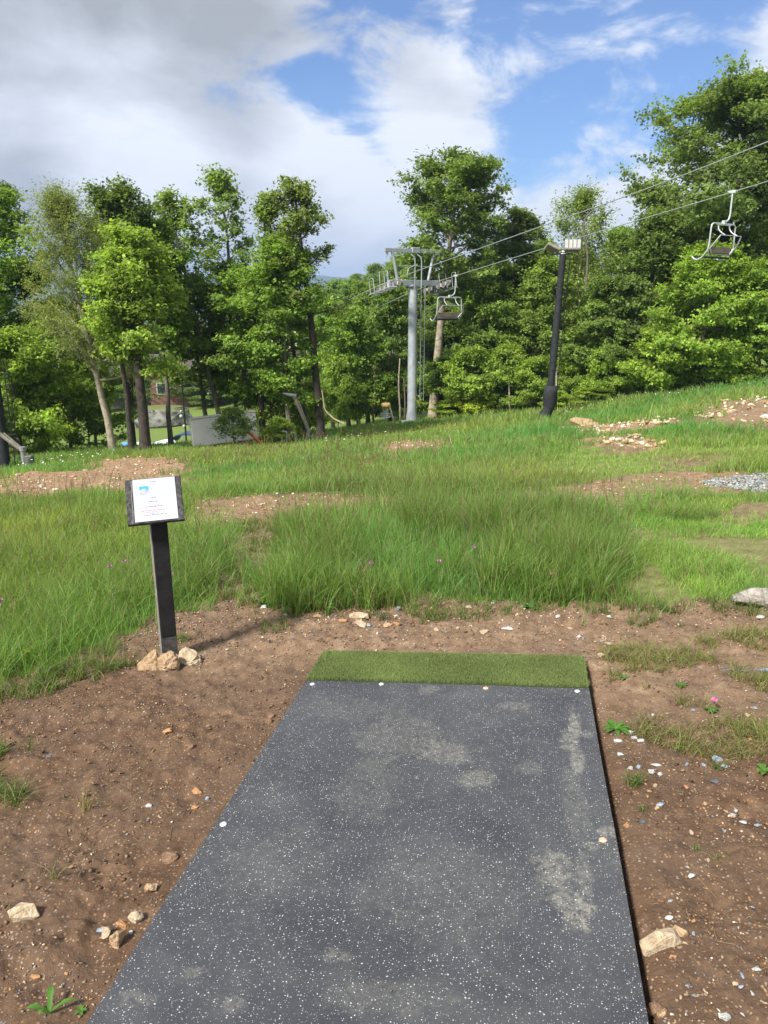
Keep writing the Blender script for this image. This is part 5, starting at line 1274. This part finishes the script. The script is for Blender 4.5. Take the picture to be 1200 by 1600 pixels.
hill_row(98, [(150, 560), (215, 552), (265, 560), (325, 562), (375, 560), (430, 556)], 38, 'in the front shaded row across the valley')
hill_row(112, [(130, 530), (180, 525), (232, 520), (285, 526), (335, 530), (385, 528), (440, 520)], 38, 'in the middle shaded row across the valley')
hill_row(150, [(150, 500), (200, 492), (250, 490), (300, 496), (350, 500), (400, 496), (445, 486)], 34, 'in the rear row across the valley')
hill_row(88, [(330, 590), (120, 585), (60, 570), (0, 560), (395, 585)], 36, 'of those nearest behind the left tree group')
# bare branch and pale slim trunks at the wood edge
def stick(pts, Y, r0, r1, mat, name, label, cat, group=None, n=6):
    P = [PY(a, b_, Y) for a, b_ in pts]; o = P[0].copy(); mb = MB(); m = len(P)
    q = smoothpath([p - o for p in P], 4); mb.tube(q, [r0 + (r1 - r0) * i / (len(q) - 1) for i in range(len(q))], n)
    ob = mb.build(name, mat); ob.location = o; tag(ob, label, cat, group); return ob
stick([(537, 662), (523, 655), (517, 650), (508, 640), (505, 622), (503, 610)], 32.5, .05, .02, nmat('bleached_wood', (.26, .21, .14), (.42, .36, .27), 7, .8), 'dead_branch', 'bleached crooked dead branch leaning on the dark tiered tree', 'branch')
SLB = ['slim trunk just left of the disc golf basket', 'leaning slim trunk just right of the disc golf basket', 'slim trunk second to the left of the lift tower mast', 'slim trunk nearest the left of the lift tower mast', 'slim pale trunk midway between great tree and padded pole', 'slim trunk right behind the foot of the padded pole', 'slim trunk in the bright maples at the right edge', 'slim trunk close to the right of the great pale trunk', 'slim trunk second right of the great pale trunk', 'slim pale trunk right of the bleached dead branch', 'thin trunk between the dead branch and the disc golf basket', 'slim trunk at the foot of the bright layered maple', 'bare pale trunk top standing high behind the floodlights']
G_ = 'slim young trunks at the shaded wood edge'
for i, (pts, Y) in enumerate([([(584, 664), (583, 640), (586, 610), (584, 570)], 46), ([(617, 664), (612, 645), (607, 628)], 45), ([(625, 662), (625, 640), (623, 600), (625, 560)], 45.5), ([(632, 660), (633, 630), (631, 590)], 45.5), ([(797, 645), (796, 620), (795, 595)], 42.5),
                               ([(870, 640), (870, 610), (868, 560)], 41), ([(1160, 598), (1156, 570), (1158, 530)], 39.5), ([(715, 655), (714, 625), (716, 590)], 46), ([(775, 650), (778, 620), (773, 580)], 45), ([(545, 668), (547, 640), (543, 600)], 46), ([(560, 668), (556, 640), (562, 610)], 47), ([(1100, 606), (1102, 580), (1098, 545)], 39.8), ([(915, 455), (918, 400), (912, 350), (925, 330)], 44)]):
    stick(pts, Y, .07, .04, M_barkp if i % 3 else M_bark, 'sapling_trunk', SLB[i], 'tree trunk', G_)

# ------------------------------------------------------------------ far hills
def hills():
    nx, ny = 220, 24; xs = np.linspace(-4200, 4200, nx); V = []
    for j in range(ny):
        v = j / (ny - 1); y = 2300 + v * 1500
        crest = 62 + 60 * (fbm(xs, xs * 0 + 3, .0009, 4, 5) - .5) + 30 * np.exp(-((xs + 420) / 420) ** 2)
        z = -80 + (crest + 80) * math.sin(math.pi * min(1, v * 1.0) * .5) ** .8 + (fbm(xs, xs * 0 + y, .006, 4, 9) - .5) * 22 * (v if v < .9 else 1)
        V.append(np.stack([xs, np.full(nx, y), z], 1))
    V = np.concatenate(V); i = np.arange(nx * ny).reshape(ny, nx); q = np.stack([i[:-1, :-1], i[:-1, 1:], i[1:, 1:], i[1:, :-1]], -1).reshape(-1, 4)
    o = npmesh('hills', V, quads=q, mat=nmat('forest_hill', (.02, .04, .015), (.05, .085, .03), .03, .95, det=8), smooth=True); tag(o, kind='structure')
hills()

# ------------------------------------------------------------------ grass
ZON = []   # (polygon, height, density, colour)
GA = (.085, .165, .032); GB = (.145, .245, .055); GC = (.17, .235, .05); GD = (.13, .19, .055)
P_tall = poly([(400, 935), (415, 890), (440, 850), (520, 830), (700, 815), (860, 815), (945, 835), (985, 880), (965, 945), (800, 948), (560, 940), (480, 955)])
P_ltall = poly([(-150, 1110), (0, 1062), (80, 1030), (160, 1005), (215, 965), (330, 935), (350, 880), (330, 830), (300, 800), (200, 785), (0, 790), (-150, 800)])
P_mid = poly([(290, 790), (290, 740), (400, 712), (500, 705), (640, 722), (800, 722), (900, 735), (905, 765), (700, 778), (500, 778), (400, 782)])
P_short = poly([(940, 935), (985, 870), (960, 815), (1040, 790), (1320, 775), (1330, 930), (1190, 930), (1080, 938)])
P_short2 = poly([(830, 745), (900, 700), (1000, 705), (1320, 690), (1330, 735), (1090, 740), (930, 755)])
def zone(x, y):
    n = len(x); h = np.full(n, .22); d = np.full(n, .75); c = np.tile(np.array(GB), (n, 1))
    jx, jy = edge_jit(x, y, .22, 1.6, 33)
    def put(P, hh, dd, cc):
        m = inpoly(P, jx, jy); h[m] = hh; d[m] = dd; c[m] = cc
    put(P_ltall, .23, .8, (.14, .235, .05)); put(P_mid, .20, .75, (.155, .245, .06)); put(P_short, .075, .9, (.21, .31, .065)); ms = inpoly(P_short, jx, jy); d[ms] *= np.clip((fbm(x, y, 1.9, 4, 222)[ms] - .36) * 6, .05, 1.2); h[ms] *= .5 + 1.5 * fbm(x, y, 3.1, 3, 223)[ms]; put(P_short2, .09, .7, (.175, .28, .07)); put(P_tall, .22, .85, (.16, .265, .06))
    far = y > 17; h[far & (x > 4)] = .36; h[far & (x <= 4)] = .24
    pt = fbm(x, y, .35, 3, 44); pq = fbm(x, y, 1.1, 3, 144); it = inpoly(P_tall, jx, jy); h *= np.where(it, (.75 + .5 * pt) * (.6 + .8 * fbm(x, y, 3.3, 2, 146)), (.45 + 1.1 * pt) * (.35 + 1.3 * pq)); d = d * np.clip(.35 + 1.5 * fbm(x, y, 1.7, 3, 145), 0, 1.2); p2 = fbm(x, y, .9, 3, 55)[:, None]; p3 = fbm(x, y, .22, 2, 66)[:, None]
    c = c * 1.22 * (.72 + .55 * p2) * (1 + (p3 - .5) * np.array([1.3, .2, .4]))
    return h, d, c
def blades(name, P, h, w, bend, tint, seed, segs, label, name_kind='grass', curl=1.0, lay=0.0):
    r = np.random.RandomState(seed); n = len(P); az = r.uniform(0, 2 * np.pi, n); f = r.uniform(0, 2 * np.pi, n)
    dirv = np.stack([np.cos(az), np.sin(az), az * 0], 1); side = np.stack([-np.sin(f), np.cos(f), f * 0], 1)
    rows = []
    for i in range(segs + 1):
        t = i / segs; p = P + np.array([0, 0, 1]) * (h * (t - bend * .55 * t ** 2.2))[:, None] + dirv * (h * bend * t ** 2 * curl + h * .16 * t)[:, None]
        if i < segs: ww = (w * (1 - .65 * t ** 1.5) / 2)[:, None]; rows += [p - side * ww, p + side * ww]
        else: rows.append(p)
    k = 2 * segs + 1; V = np.stack(rows, 1).reshape(-1, 3); b = (np.arange(n) * k)[:, None]
    Q = np.concatenate([b + np.array([2 * i, 2 * i + 1, 2 * i + 3, 2 * i + 2]) for i in range(segs - 1)]) if segs > 1 else None
    T = b + np.array([2 * segs - 2, 2 * segs - 1, 2 * segs])
    o = npmesh(name, V, tris=T, quads=Q, mat=M_grass, col=np.repeat(tint, k, 0)); return tag(o, label, name_kind, kind='stuff')
def clump(n, per, gen, seed, rad):
    r = np.random.RandomState(seed); x, y = gen(n // per, r); a = r.uniform(0, 6.28, (len(x), per)); q = rad * r.rand(len(x), per) ** .7 * np.maximum(1, y / 7)[:, None]
    return (x[:, None] + np.cos(a) * q).ravel(), (y[:, None] + np.sin(a) * q).ravel()
def area_gen(y0, y1, kx, p):
    def g(n, r):
        u = r.rand(n); y = (y0 ** p + (y1 ** p - y0 ** p) * u) ** (1 / p); x = r.uniform(-1, 1, n) * (kx * y + .8); return x, y
    return g
def grass_field(n, y0, y1, p, seed, segs, label, wk=.00062, dmin=0, hs=1.0):
    r = np.random.RandomState(seed); x, y = clump(n, 7, area_gen(y0, y1, .64, p), seed, .045)
    ja = r.randn((len(x) + 6) // 7).repeat(7)[:len(x)]; jb = r.randn((len(x) + 6) // 7).repeat(7)[:len(x)]; js = .10 * np.maximum(1, y / 6)
    bare = soil_mask(x + ja * js, y + jb * js); h, d, c = zone(x, y); keep = (~bare) & (r.rand(len(x)) < d)
    # thin sprouting inside the far bare patches
    sp_ = bare & (y > 5.2) & (r.rand(len(x)) < .05); h = np.where(sp_, h * .35, h); keep |= sp_
    x, y, h, c = x[keep], y[keep], h[keep], c[keep]; n = len(x)
    P = np.stack([x, y, ground_full(x, y) - .01], 1); h = h * r.uniform(.45, 1.25, n) * hs
    w = np.maximum(.0028, wk * y) * r.uniform(.7, 1.5, n); bend = r.uniform(.05, .75, n)
    k = r.rand(n); c = c * r.uniform(.7, 1.3, (n, 1)); c[k < .12] = np.array([.33, .29, .15]) * r.uniform(.6, 1.1, ((k < .12).sum(), 1)); c[(k > .93)] *= np.array([1.35, 1.15, .8])
    return blades('grass', P, h, w, bend, c, seed + 1, segs, label)
grass_field(210000, 3.3, 8.5, -.2, 101, 3, 'long green meadow grass growing thick in front of and beside the footpath', wk=.0007)
grass_field(190000, 8.0, 24, -.6, 102, 2, 'meadow grass covering the middle of the slope', wk=.00075)
grass_field(150000, 22, 62, -.8, 103, 2, 'far meadow grass running up to the edge of the wood', wk=.0009, hs=1.1)
def polygrass(P_, n, seed, h0, h1, w, col, label, dens_noise=None, bendr=(.1, .8), segs=3, dry=.1, kindname='grass', jit=.12, hn=None):
    r = np.random.RandomState(seed); b0, b1 = P_.min(0), P_.max(0); m = n // 9
    x = r.uniform(b0[0], b1[0], m); y = r.uniform(b0[1], b1[1], m); a = r.uniform(0, 6.28, (m, 9)); q = .035 * r.rand(m, 9)
    x = (x[:, None] + np.cos(a) * q).ravel(); y = (y[:, None] + np.sin(a) * q).ravel(); kk = inpoly(P_, *edge_jit(x, y, jit, 1.6, 5)); r_, l_, a_ = mat_side(x, y); kk &= ~((r_ < .01) & (l_ > -.01) & (a_ < .35))
    if dens_noise: kk &= fbm(x, y, dens_noise[0], 3, seed) > dens_noise[1]
    x, y = x[kk], y[kk]; n = len(x); P = np.stack([x, y, ground_full(x, y) - .004], 1); hh = r.uniform(h0, h1, n) * (1 if hn is None else (.3 + 1.4 * fbm(x, y, hn, 3, seed + 7)))
    c = np.array(col) * r.uniform(.65, 1.35, (n, 1)); k = r.rand(n) < dry; c[k] = np.array([.30, .25, .13]) * r.uniform(.6, 1.1, (k.sum(), 1))
    return blades('grass', P, hh, w * r.uniform(.6, 1.4, n), r.uniform(*bendr, n), c, seed + 1, segs, label, kindname)
polygrass(P_tall, 46000, 111, .10, .40, .0046, (.165, .27, .06), 'tallest grass, rising in a thick band behind the bare soil', dens_noise=(1.9, .44), bendr=(.01, .55), segs=4, dry=.12, jit=.30, hn=3.2)
polygrass(P_ltall, 42000, 112, .10, .36, .0050, (.145, .24, .05), 'tall grass left of the sign post', dens_noise=(1.4, .47), bendr=(.05, .9), segs=4, dry=.14, jit=.2, hn=1.1)
polygrass(P_rgrass, 17000, 113, .02, .11, .0030, (.19, .23, .06), 'sparse short grass on the soil right of the turf strip', dens_noise=(3.6, .50), dry=.42, bendr=(.2, 1.2))
polygrass(P_fore[(P_fore[:, 1] > -10)], 1, 114, .02, .03, .003, GA, 'x') if False else None
P_fr = poly([(330, 960), (500, 955), (560, 940), (800, 942), (960, 950), (1200, 940), (1200, 985), (1000, 985), (900, 958), (640, 975), (540, 992), (420, 985)])
polygrass(P_fr, 9000, 115, .02, .12, .004, (.10, .17, .035), 'thin grass creeping out over the soil at the foot of the tall grass', dens_noise=(3.2, .55), dry=.2)
P_ll = poly([(0, 1180), (60, 1170), (75, 1230), (0, 1260), (-60, 1250), (-60, 1180)]); P_l2 = poly([(120, 1040), (300, 985), (330, 1000), (260, 1020), (190, 1045), (120, 1080), (0, 1110), (-60, 1120), (-60, 1080)])
polygrass(P_ll, 5200, 116, .02, .11, .0032, (.10, .17, .035), 'small grass patch on the mud at the left edge', dens_noise=(5, .5), dry=.2, bendr=(.3, 1.1))
polygrass(P_l2, 9000, 117, .03, .14, .004, (.11, .175, .04), 'grass fringe at the edge of the mud left of the sign rocks', dens_noise=(4, .46), dry=.22, bendr=(.2, 1.1))
P_b4 = poly([(330, 800), (470, 812), (430, 880), (400, 930), (300, 950), (345, 880)]); polygrass(P_b4, 8000, 118, .03, .14, .005, (.12, .18, .04), 'patchy short grass on the earthy gap right of the sign', dens_noise=(2.4, .48), dry=.2, bendr=(.2, 1))
P_mix = poly([(900, 945), (960, 850), (1010, 800), (1120, 800), (1200, 840), (1180, 925), (1060, 940)])
polygrass(P_mix, 9000, 121, .08, .30, .0045, (.17, .27, .06), 'scattered knee-low clumps between the tallest grass and the short turf', dens_noise=(2.2, .56), dry=.18, bendr=(.2, 1.2), jit=.35, hn=1.6)
P_mix2 = poly([(380, 945), (400, 870), (450, 830), (560, 800), (620, 930), (500, 965)])
polygrass(P_mix2, 5000, 122, .08, .34, .0055, (.16, .26, .058), 'ragged clumps at the left end of the tallest grass', dens_noise=(2.4, .55), dry=.2, bendr=(.2, 1.2), jit=.3, hn=1.6)
P_lf = poly([(0, 1080), (90, 1035), (200, 985), (300, 945), (340, 900), (330, 860), (200, 920), (60, 990), (-60, 1040)])
polygrass(P_lf, 9000, 123, .06, .26, .0045, (.14, .23, .05), 'ragged clumps along the edge of the left meadow', dens_noise=(2.8, .54), dry=.28, bendr=(.3, 1.3), jit=.25, hn=1.8)
# individual tufts on the soil
def tuft(px, py, n, h, seed, label, col=(.10, .18, .035), spread=.03, name='grass_tuft', dry=.12, w=.003):
    p = GPT(px, py); r = np.random.RandomState(seed); a = r.uniform(0, 6.28, n); q = spread * r.rand(n) ** .7
    x = np.cos(a) * q; y = np.sin(a) * q; P = np.stack([x, y, x * 0 - .006], 1)
    c = np.array(col) * r.uniform(.7, 1.3, (n, 1)); k = r.rand(n) < dry; c[k] = (.28, .24, .12)
    o = blades(name, P, h * r.uniform(.5, 1.15, n), np.full(n, w), r.uniform(.2, 1.0, n), c, seed + 1, 4, label, 'grass tuft')
    del o['kind']; o['category'] = 'grass tuft'; o.location = (p.x, p.y, GF(p.x, p.y)); return o
tuft(990, 1225, 60, .08, 1, 'small green grass tuft among white pebbles beside the right mat edge')
tuft(1005, 1268, 24, .04, 2, 'tiny grass sprout below the white pebbles right of the mat', spread=.015)
tuft(1122, 1195, 40, .06, 3, 'grass tuft next to the grey-blue slab on the right')
tuft(1088, 1330, 16, .03, 4, 'tiny star-shaped sprout on the middle of the right soil', spread=.012)
tuft(1122, 1342, 16, .03, 5, 'tiny sprout right of the star-shaped one on the right soil', spread=.012)
tuft(28, 1258, 60, .10, 6, 'leaning grass tuft on the mud at the left edge', spread=.05)
tuft(600, 968, 50, .10, 7, 'grey-green tuft standing on the soil in front of the tall grass', col=(.10, .14, .06), spread=.04)
tuft(285, 1003, 60, .10, 8, 'green tuft right behind the sign rocks', spread=.04)
tuft(170, 1020, 140, .12, 9, 'wide pale green tuft on the mud edge left of the sign', col=(.15, .20, .07), spread=.08)
tuft(850, 955, 60, .08, 10, 'dry-tipped tuft on the soil behind the right end of the turf', col=(.16, .19, .06), spread=.06, dry=.3)
tuft(135, 1270, 26, .13, 11, 'straw-coloured wisp of grass flattened on the left mud', col=(.26, .24, .10), spread=.02, dry=.7)
tuft(85, 1380, 14, .09, 12, 'thin sprouting wisp near the lower left pale rock', spread=.02, dry=.5)
def weed(px, py, n, L, W, seed, label, col=(.10, .24, .04), up=.5):
    p = GPT(px, py); rn = random.Random(seed); mb = MB(); 
    for i in range(n):
        a = 2 * math.pi * i / n + rn.uniform(-.35, .35); l = L * rn.uniform(.6, 1.1); w = W * rn.uniform(.7, 1.1); el = up * rn.uniform(.5, 1.4); m = 7; vs = []
        for j in range(m):
            t = j / (m - 1); r_ = l * (t - .18 * t * t * el); z = l * el * math.sin(t * 2.0) * .6 - l * .12 * t * t; hw_ = w * math.sin(math.pi * min(1, .08 + .92 * t)) ** .8 * .5 * (1 + .25 * math.sin(j * 2.3))
            cx, cy = math.cos(a) * r_, math.sin(a) * r_; sx, sy = -math.sin(a) * hw_, math.cos(a) * hw_
            vs += [(cx - sx, cy - sy, z + hw_ * .4), (cx, cy, z), (cx + sx, cy + sy, z + hw_ * .4)]
        fs = []
        for j in range(m - 1): b_ = j * 3; fs += [(b_, b_ + 1, b_ + 4, b_ + 3), (b_ + 1, b_ + 2, b_ + 5, b_ + 4)]
        mb.add(vs, fs, True)
    me = bpy.data.meshes.new('weed'); me.from_pydata(mb.v, [], mb.f); me.polygons.foreach_set('use_smooth', mb.sm); ca = me.color_attributes.new('col', 'FLOAT_COLOR', 'POINT')
    ca.data.foreach_set('color', np.tile(np.array([*col, 1], dtype=np.float32), len(mb.v))); me.materials.append(M_leaf)
    o = link(bpy.data.objects.new('weed', me)); o.location = (p.x, p.y, GF(p.x, p.y) + .002); tag(o, label, 'weed'); return o
weed(962, 1140, 13, .075, .018, 1, 'bright green leafy weed rosette touching the right edge of the mat')
weed(78, 1588, 4, .072, .016, 2, 'bright broad-leaved weed in the bottom left corner', up=1.1)
weed(127, 1580, 5, .022, .010, 3, 'tiny seedling beside the bottom left weed')
weed(420, 945, 9, .09, .05, 4, 'round-leaved weed patch left of the tall grass', (.07, .16, .03), .3)
weed(452, 943, 8, .08, .045, 5, 'round-leaved weed nearest the foot of the tall grass', (.08, .18, .035), .3)
weed(830, 948, 7, .08, .03, 6, 'broad-leaved weed under the right end of the tall grass', (.09, .2, .05), .5)
weed(975, 1060, 10, .05, .018, 7, 'leafy weed in the sparse grass beside the turf corner', (.11, .22, .05), .7)
weed(1062, 1075, 8, .035, .022, 8, 'small round-leaved weed in the sparse right grass', (.10, .2, .04), .4)
weed(1112, 1112, 8, .045, .02, 9, 'leafy weed under the pink clover flower', (.08, .19, .035), .5)
weed(1192, 1212, 6, .05, .022, 10, 'broad-leaved sprout at the right edge of the photo', (.12, .24, .04), .5)
# straw litter
n = 9000; rs = np.random.RandomState(8); y = 1.0 + 4.2 * rs.rand(n) ** .9; x = rs.uniform(-1, 1, n) * (.62 * y + .5); kk = soil_mask(x, y); r_, l_, a_ = mat_side(x, y); kk &= ~((r_ < .01) & (l_ > -.01) & (a_ < .35)); kk &= (fbm(x, y, 1.8, 3, 12) + .12 * (x > .9)) > .50
x, y = x[kk], y[kk]; n = len(x); a = rs.uniform(0, 6.28, n); L_ = .01 + .07 * rs.rand(n) ** 2; c1 = rs.normal(0, .22, n); w = rs.uniform(.0004, .0009, n); rows = []
z0 = ground_full(x, y)
for t in (0, .5, 1):
    aa = a + c1 * (t - .5); cx = x + np.cos(aa) * L_ * (t - .5); cy = y + np.sin(aa) * L_ * (t - .5); zz = np.maximum(ground_full(cx, cy), z0 - .004) + .002 + .003 * rs.rand(n)
    rows += [np.stack([cx - np.sin(a) * w, cy + np.cos(a) * w, zz], 1), np.stack([cx + np.sin(a) * w, cy - np.cos(a) * w, zz + .0006], 1)]
V = np.stack(rows, 1).reshape(-1, 3); b = (np.arange(n) * 6)[:, None]; Q = np.concatenate([b + np.array([0, 1, 3, 2]), b + np.array([2, 3, 5, 4])])
cc = np.array([.30, .21, .11]) * rs.uniform(.45, 1.2, (n, 1)); o = npmesh('straw', V, quads=Q, mat=M_grass, col=np.repeat(cc, 6, 0)); tag(o, 'bits of dry straw scattered on the brown soil', 'straw', kind='stuff')
# tall seed stems
def seeds(P_, n, seed, h0, h1, label, col=(.20, .15, .085), sw=.0018, ks=1.0):
    r = np.random.RandomState(seed); b0, b1 = P_.min(0), P_.max(0); x = r.uniform(b0[0], b1[0], n * 3); y = r.uniform(b0[1], b1[1], n * 3); kk = inpoly(P_, x, y); x, y = x[kk][:n], y[kk][:n]; n = len(x)
    h = r.uniform(h0, h1, n); az = r.uniform(0, 6.28, n); ln = r.uniform(.05, .3, n); z = ground_full(x, y); V = []; F = []; C = []; off = 0
    k = 5; stem = []
    def pos(t): return np.stack([x + np.cos(az) * h * ln * t ** 2, y + np.sin(az) * h * ln * t ** 2, z + h * t], 1)
    sd_ = np.stack([np.sin(az * 3), np.cos(az * 3), az * 0], 1) * (sw * np.maximum(1, y / 6))[:, None] / 2
    rows = []
    for t in np.linspace(0, 1, k): rows += [pos(t) - sd_, pos(t) + sd_]
    V.append(np.stack(rows, 1).reshape(-1, 3)); b = (np.arange(n) * 2 * k)[:, None]; F.append(np.concatenate([b + np.array([2 * i, 2 * i + 1, 2 * i + 3, 2 * i + 2]) for i in range(k - 1)])); C.append(np.repeat(np.array([[.16, .19, .07]]) * r.uniform(.7, 1.2, (n, 1)), 2 * k, 0)); off = len(V[0])
    m = 16; tt = r.uniform(.80, 1.03, (n, m)); ti = np.repeat(np.arange(n), m); t = tt.ravel(); p = np.stack([x[ti] + np.cos(az[ti]) * h[ti] * ln[ti] * t ** 2, y[ti] + np.sin(az[ti]) * h[ti] * ln[ti] * t ** 2, z[ti] + h[ti] * t], 1)
    p += r.randn(n * m, 3) * (.006 * ks) * np.array([1, 1, .6]); s = (.007 * ks * np.maximum(1, y[ti] / 6))[:, None]; u = r.randn(n * m, 3) * .4 + np.array([0, 0, 1]); u = u / np.linalg.norm(u, axis=1)[:, None] * s; v = np.cross(u, r.randn(n * m, 3)); v = v / np.linalg.norm(v, axis=1)[:, None] * s * .22
    V.append(np.stack([p - u, p + v, p + u, p - v], 1).reshape(-1, 3)); F.append(off + np.arange(4 * n * m).reshape(-1, 4)); cc = np.array(col) * r.uniform(.6, 1.3, (n, 1)); C.append(np.repeat(np.repeat(cc, m, 0), 4, 0))
    o = npmesh('seed_grass', np.concatenate(V), quads=np.concatenate(F), mat=M_grass, col=np.concatenate(C)); tag(o, label, 'grass', kind='stuff')
seeds(P_tall, 520, 1, .34, .60, 'brownish seed heads nodding above the tallest grass', sw=.0022)
seeds(P_ltall, 420, 2, .28, .5, 'brown seed heads above the tall grass left of the sign', sw=.0022)
seeds(P_mid, 380, 3, .3, .55, 'seed heads over the grass beyond the footpath', col=(.22, .17, .09), sw=.002)
seeds(poly([(480, 800), (520, 770), (650, 770), (640, 800), (560, 830)]), 110, 4, .4, .75, 'tall reddish seed stems rising beside the footpath', col=(.22, .13, .085), sw=.002)
# flowers
M_fl = nmat('purple_petals', (.35, .08, .30), (.55, .18, .46), 90, .6); M_pk = nmat('pink_petals', (.65, .08, .38), (.8, .2, .5), 90, .6); M_wh = nmat('white_petals', (.7, .7, .66), (.8, .8, .76), 50, .6); M_yw = nmat('yellow_petals', (.7, .5, .03), (.8, .6, .06), 50, .6); M_st = nmat('flower_stem', (.07, .13, .03), (.1, .18, .04), 30, .7)
def flower(px, py, base_py, h, r_, mat, label, group=None, name='clover_flower'):
    b = GPT(px, base_py); v = ray(px, py); top = Vector(v * (b.y / v[1])) + Vector((0, 0, CAMZ)); b.z = GF(b.x, b.y); hh = max(.03, top.z - b.z) if h is None else h
    t = empty(name, b); tag(t, label, 'flower', group); mb = MB(); mb.tube(smoothpath([(0, 0, 0), (.006, .004, hh * .5), (0, 0, hh)], 3), .0016, 5); mb.build('stem', M_st, t)
    mb = MB(); rn = random.Random(px)
    for i in range(34):
        d = Vector((rn.gauss(0, 1), rn.gauss(0, 1), abs(rn.gauss(0, 1)) * .8 + .1)).normalized(); a = d.orthogonal().normalized() * r_ * .22; p = Vector((0, 0, hh))
        mb.add([p + d * r_ * .2 - a * .5, p + d * r_ * .7 - a, p + d * r_ * 1.1, p + d * r_ * .7 + a], [(0, 1, 2, 3)])
    me_o = mb.build('petals', mat, t)
for q in [(580, 880, 938, 'purple knapweed flower low in the tallest grass left of centre'), (737, 856, 935, 'purple knapweed flower highest in the tallest grass'), (685, 877, 936, 'faint purple flower in the middle of the tallest grass'), (860, 897, 935, 'pink flower at the right of the tallest grass'),
          (202, 877, 960, 'small purple flower just left of the sign post'), (180, 885, 965, 'small purple flower left of the pair beside the sign post'), (266, 878, 950, 'small purple flower just right of the sign post'), (272, 897, 952, 'lower purple flower just right of the sign post'), (12, 947, 1040, 'lower left purple clover at the left edge of the photo'), (16, 938, 1040, 'upper purple clover at the left edge of the photo')]:
    flower(q[0], q[1], q[2], None, .014, M_fl if q[0] != 860 else M_pk, q[3])
flower(1114, 1100, 1112, .05, .012, M_pk, 'bright pink clover flower in the sparse grass on the right')
flower(46, 1018, 1046, None, .011, M_yw, 'small yellow flower at the lower left grass edge', name='buttercup')
rs = np.random.RandomState(15)
def dots(P_, n, seed, h, r0, mat, label):
    r = np.random.RandomState(seed); b0, b1 = P_.min(0), P_.max(0); x = r.uniform(b0[0], b1[0], n * 4); y = r.uniform(b0[1], b1[1], n * 4); kk = inpoly(P_, x, y); x, y = x[kk][:n], y[kk][:n]; n = len(x)
    z = ground_full(x, y) + h * r.uniform(.8, 1.15, n); V = []; T = []
    k = 6; a = np.arange(k) * 2 * np.pi / k; s = r0 * r.uniform(.6, 1.3, n); tl = r.uniform(-.6, .6, (n, 1))
    ring = np.stack([x[:, None] + np.cos(a) * s[:, None], y[:, None] + np.sin(a) * s[:, None], z[:, None] + np.sin(a) * s[:, None] * tl], -1); c = np.stack([x, y, z + .008], 1)[:, None]
    V = np.concatenate([c, ring], 1).reshape(-1, 3); b = (np.arange(n) * (k + 1))[:, None]; T = np.concatenate([b + np.array([0, i + 1, (i + 1) % k + 1]) for i in range(k)])
    o = npmesh('wildflowers', V, tris=T, mat=mat); tag(o, label, 'wildflowers', kind='stuff')
dots(poly([(470, 702), (560, 672), (640, 668), (640, 685), (520, 700)]), 46, 1, .30, .024, M_wh, 'tiny white flowers dotting the grass below the disc golf basket')
dots(poly([(870, 650), (1000, 622), (1200, 600), (1200, 612), (1000, 635), (880, 660)]), 60, 2, .40, .024, M_wh, 'pale flowers along the top of the slope before the wood')
dots(poly([(20, 735), (180, 712), (190, 724), (30, 745)]), 40, 3, .26, .018, M_wh, 'small white flowers in the far left grass')
# fern-like yellow ground cover under the great tree
tree(745, 44, 636, 30, 61, 'patch of yellow-green bushes on the ground right of the lift tower', 'shrub', 'shrub', lo=.02, nl=22, prof='full', dens=26, ls=.12, clr=.25, flat=.5, lcol=(.17, .24, .03), tr=.03)
clone('shrub', 700, 45, 628, 26, 30, 'low bush at the foot of the great pale-trunked tree', None, 'shrub', 'shrub')
clone('shrub', 870, 39.5, 612, 26, 90, 'low bush behind the foot of the black padded pole', None, 'shrub', 'shrub')
clone('shrub', 925, 40, 606, 34, 190, 'low dark bush right of the padded pole foot', None, 'shrub', 'shrub')

# ------------------------------------------------------------------ haze
USE_HAZE = True
if USE_HAZE:
    zmin, zmax = -75, 260
    me = bpy.data.meshes.new('haze'); X0, X1, Y0, Y1 = -4600, 4600, -60, 5900
    # the box must hold the whole ground sheet
    gv = np.empty(len(ground.data.vertices) * 3, dtype=np.float32); ground.data.vertices.foreach_get('co', gv); gv = gv.reshape(-1, 3)
    X0, X1 = float(gv[:, 0].min()) - 2, float(gv[:, 0].max()) + 2; Y0, Y1 = float(gv[:, 1].min()) - 2, float(gv[:, 1].max()) + 2
    zmin = min(float(gv[:, 2].min()), -90) - 1; zmax = 190
    vs = [(x, y, z) for x in (X0, X1) for y in (Y0, Y1) for z in (zmin, zmax)]
    me.from_pydata(vs, [], [(0, 1, 3, 2), (4, 6, 7, 5), (0, 4, 5, 1), (2, 3, 7, 6), (0, 2, 6, 4), (1, 5, 7, 3)])
    hm = bpy.data.materials.new('haze_air'); hm.use_nodes = True; nt = hm.node_tree; nt.nodes.clear(); o = nt.nodes.new('ShaderNodeOutputMaterial'); v = nt.nodes.new('ShaderNodeVolumePrincipled')
    v.inputs['Color'].default_value = (.50, .68, 1, 1); v.inputs['Density'].default_value = .00028; v.inputs['Anisotropy'].default_value = .2; nt.links.new(v.outputs[0], o.inputs['Volume'])
    me.materials.append(hm); hz = link(bpy.data.objects.new('haze', me)); tag(hz, kind='stuff')
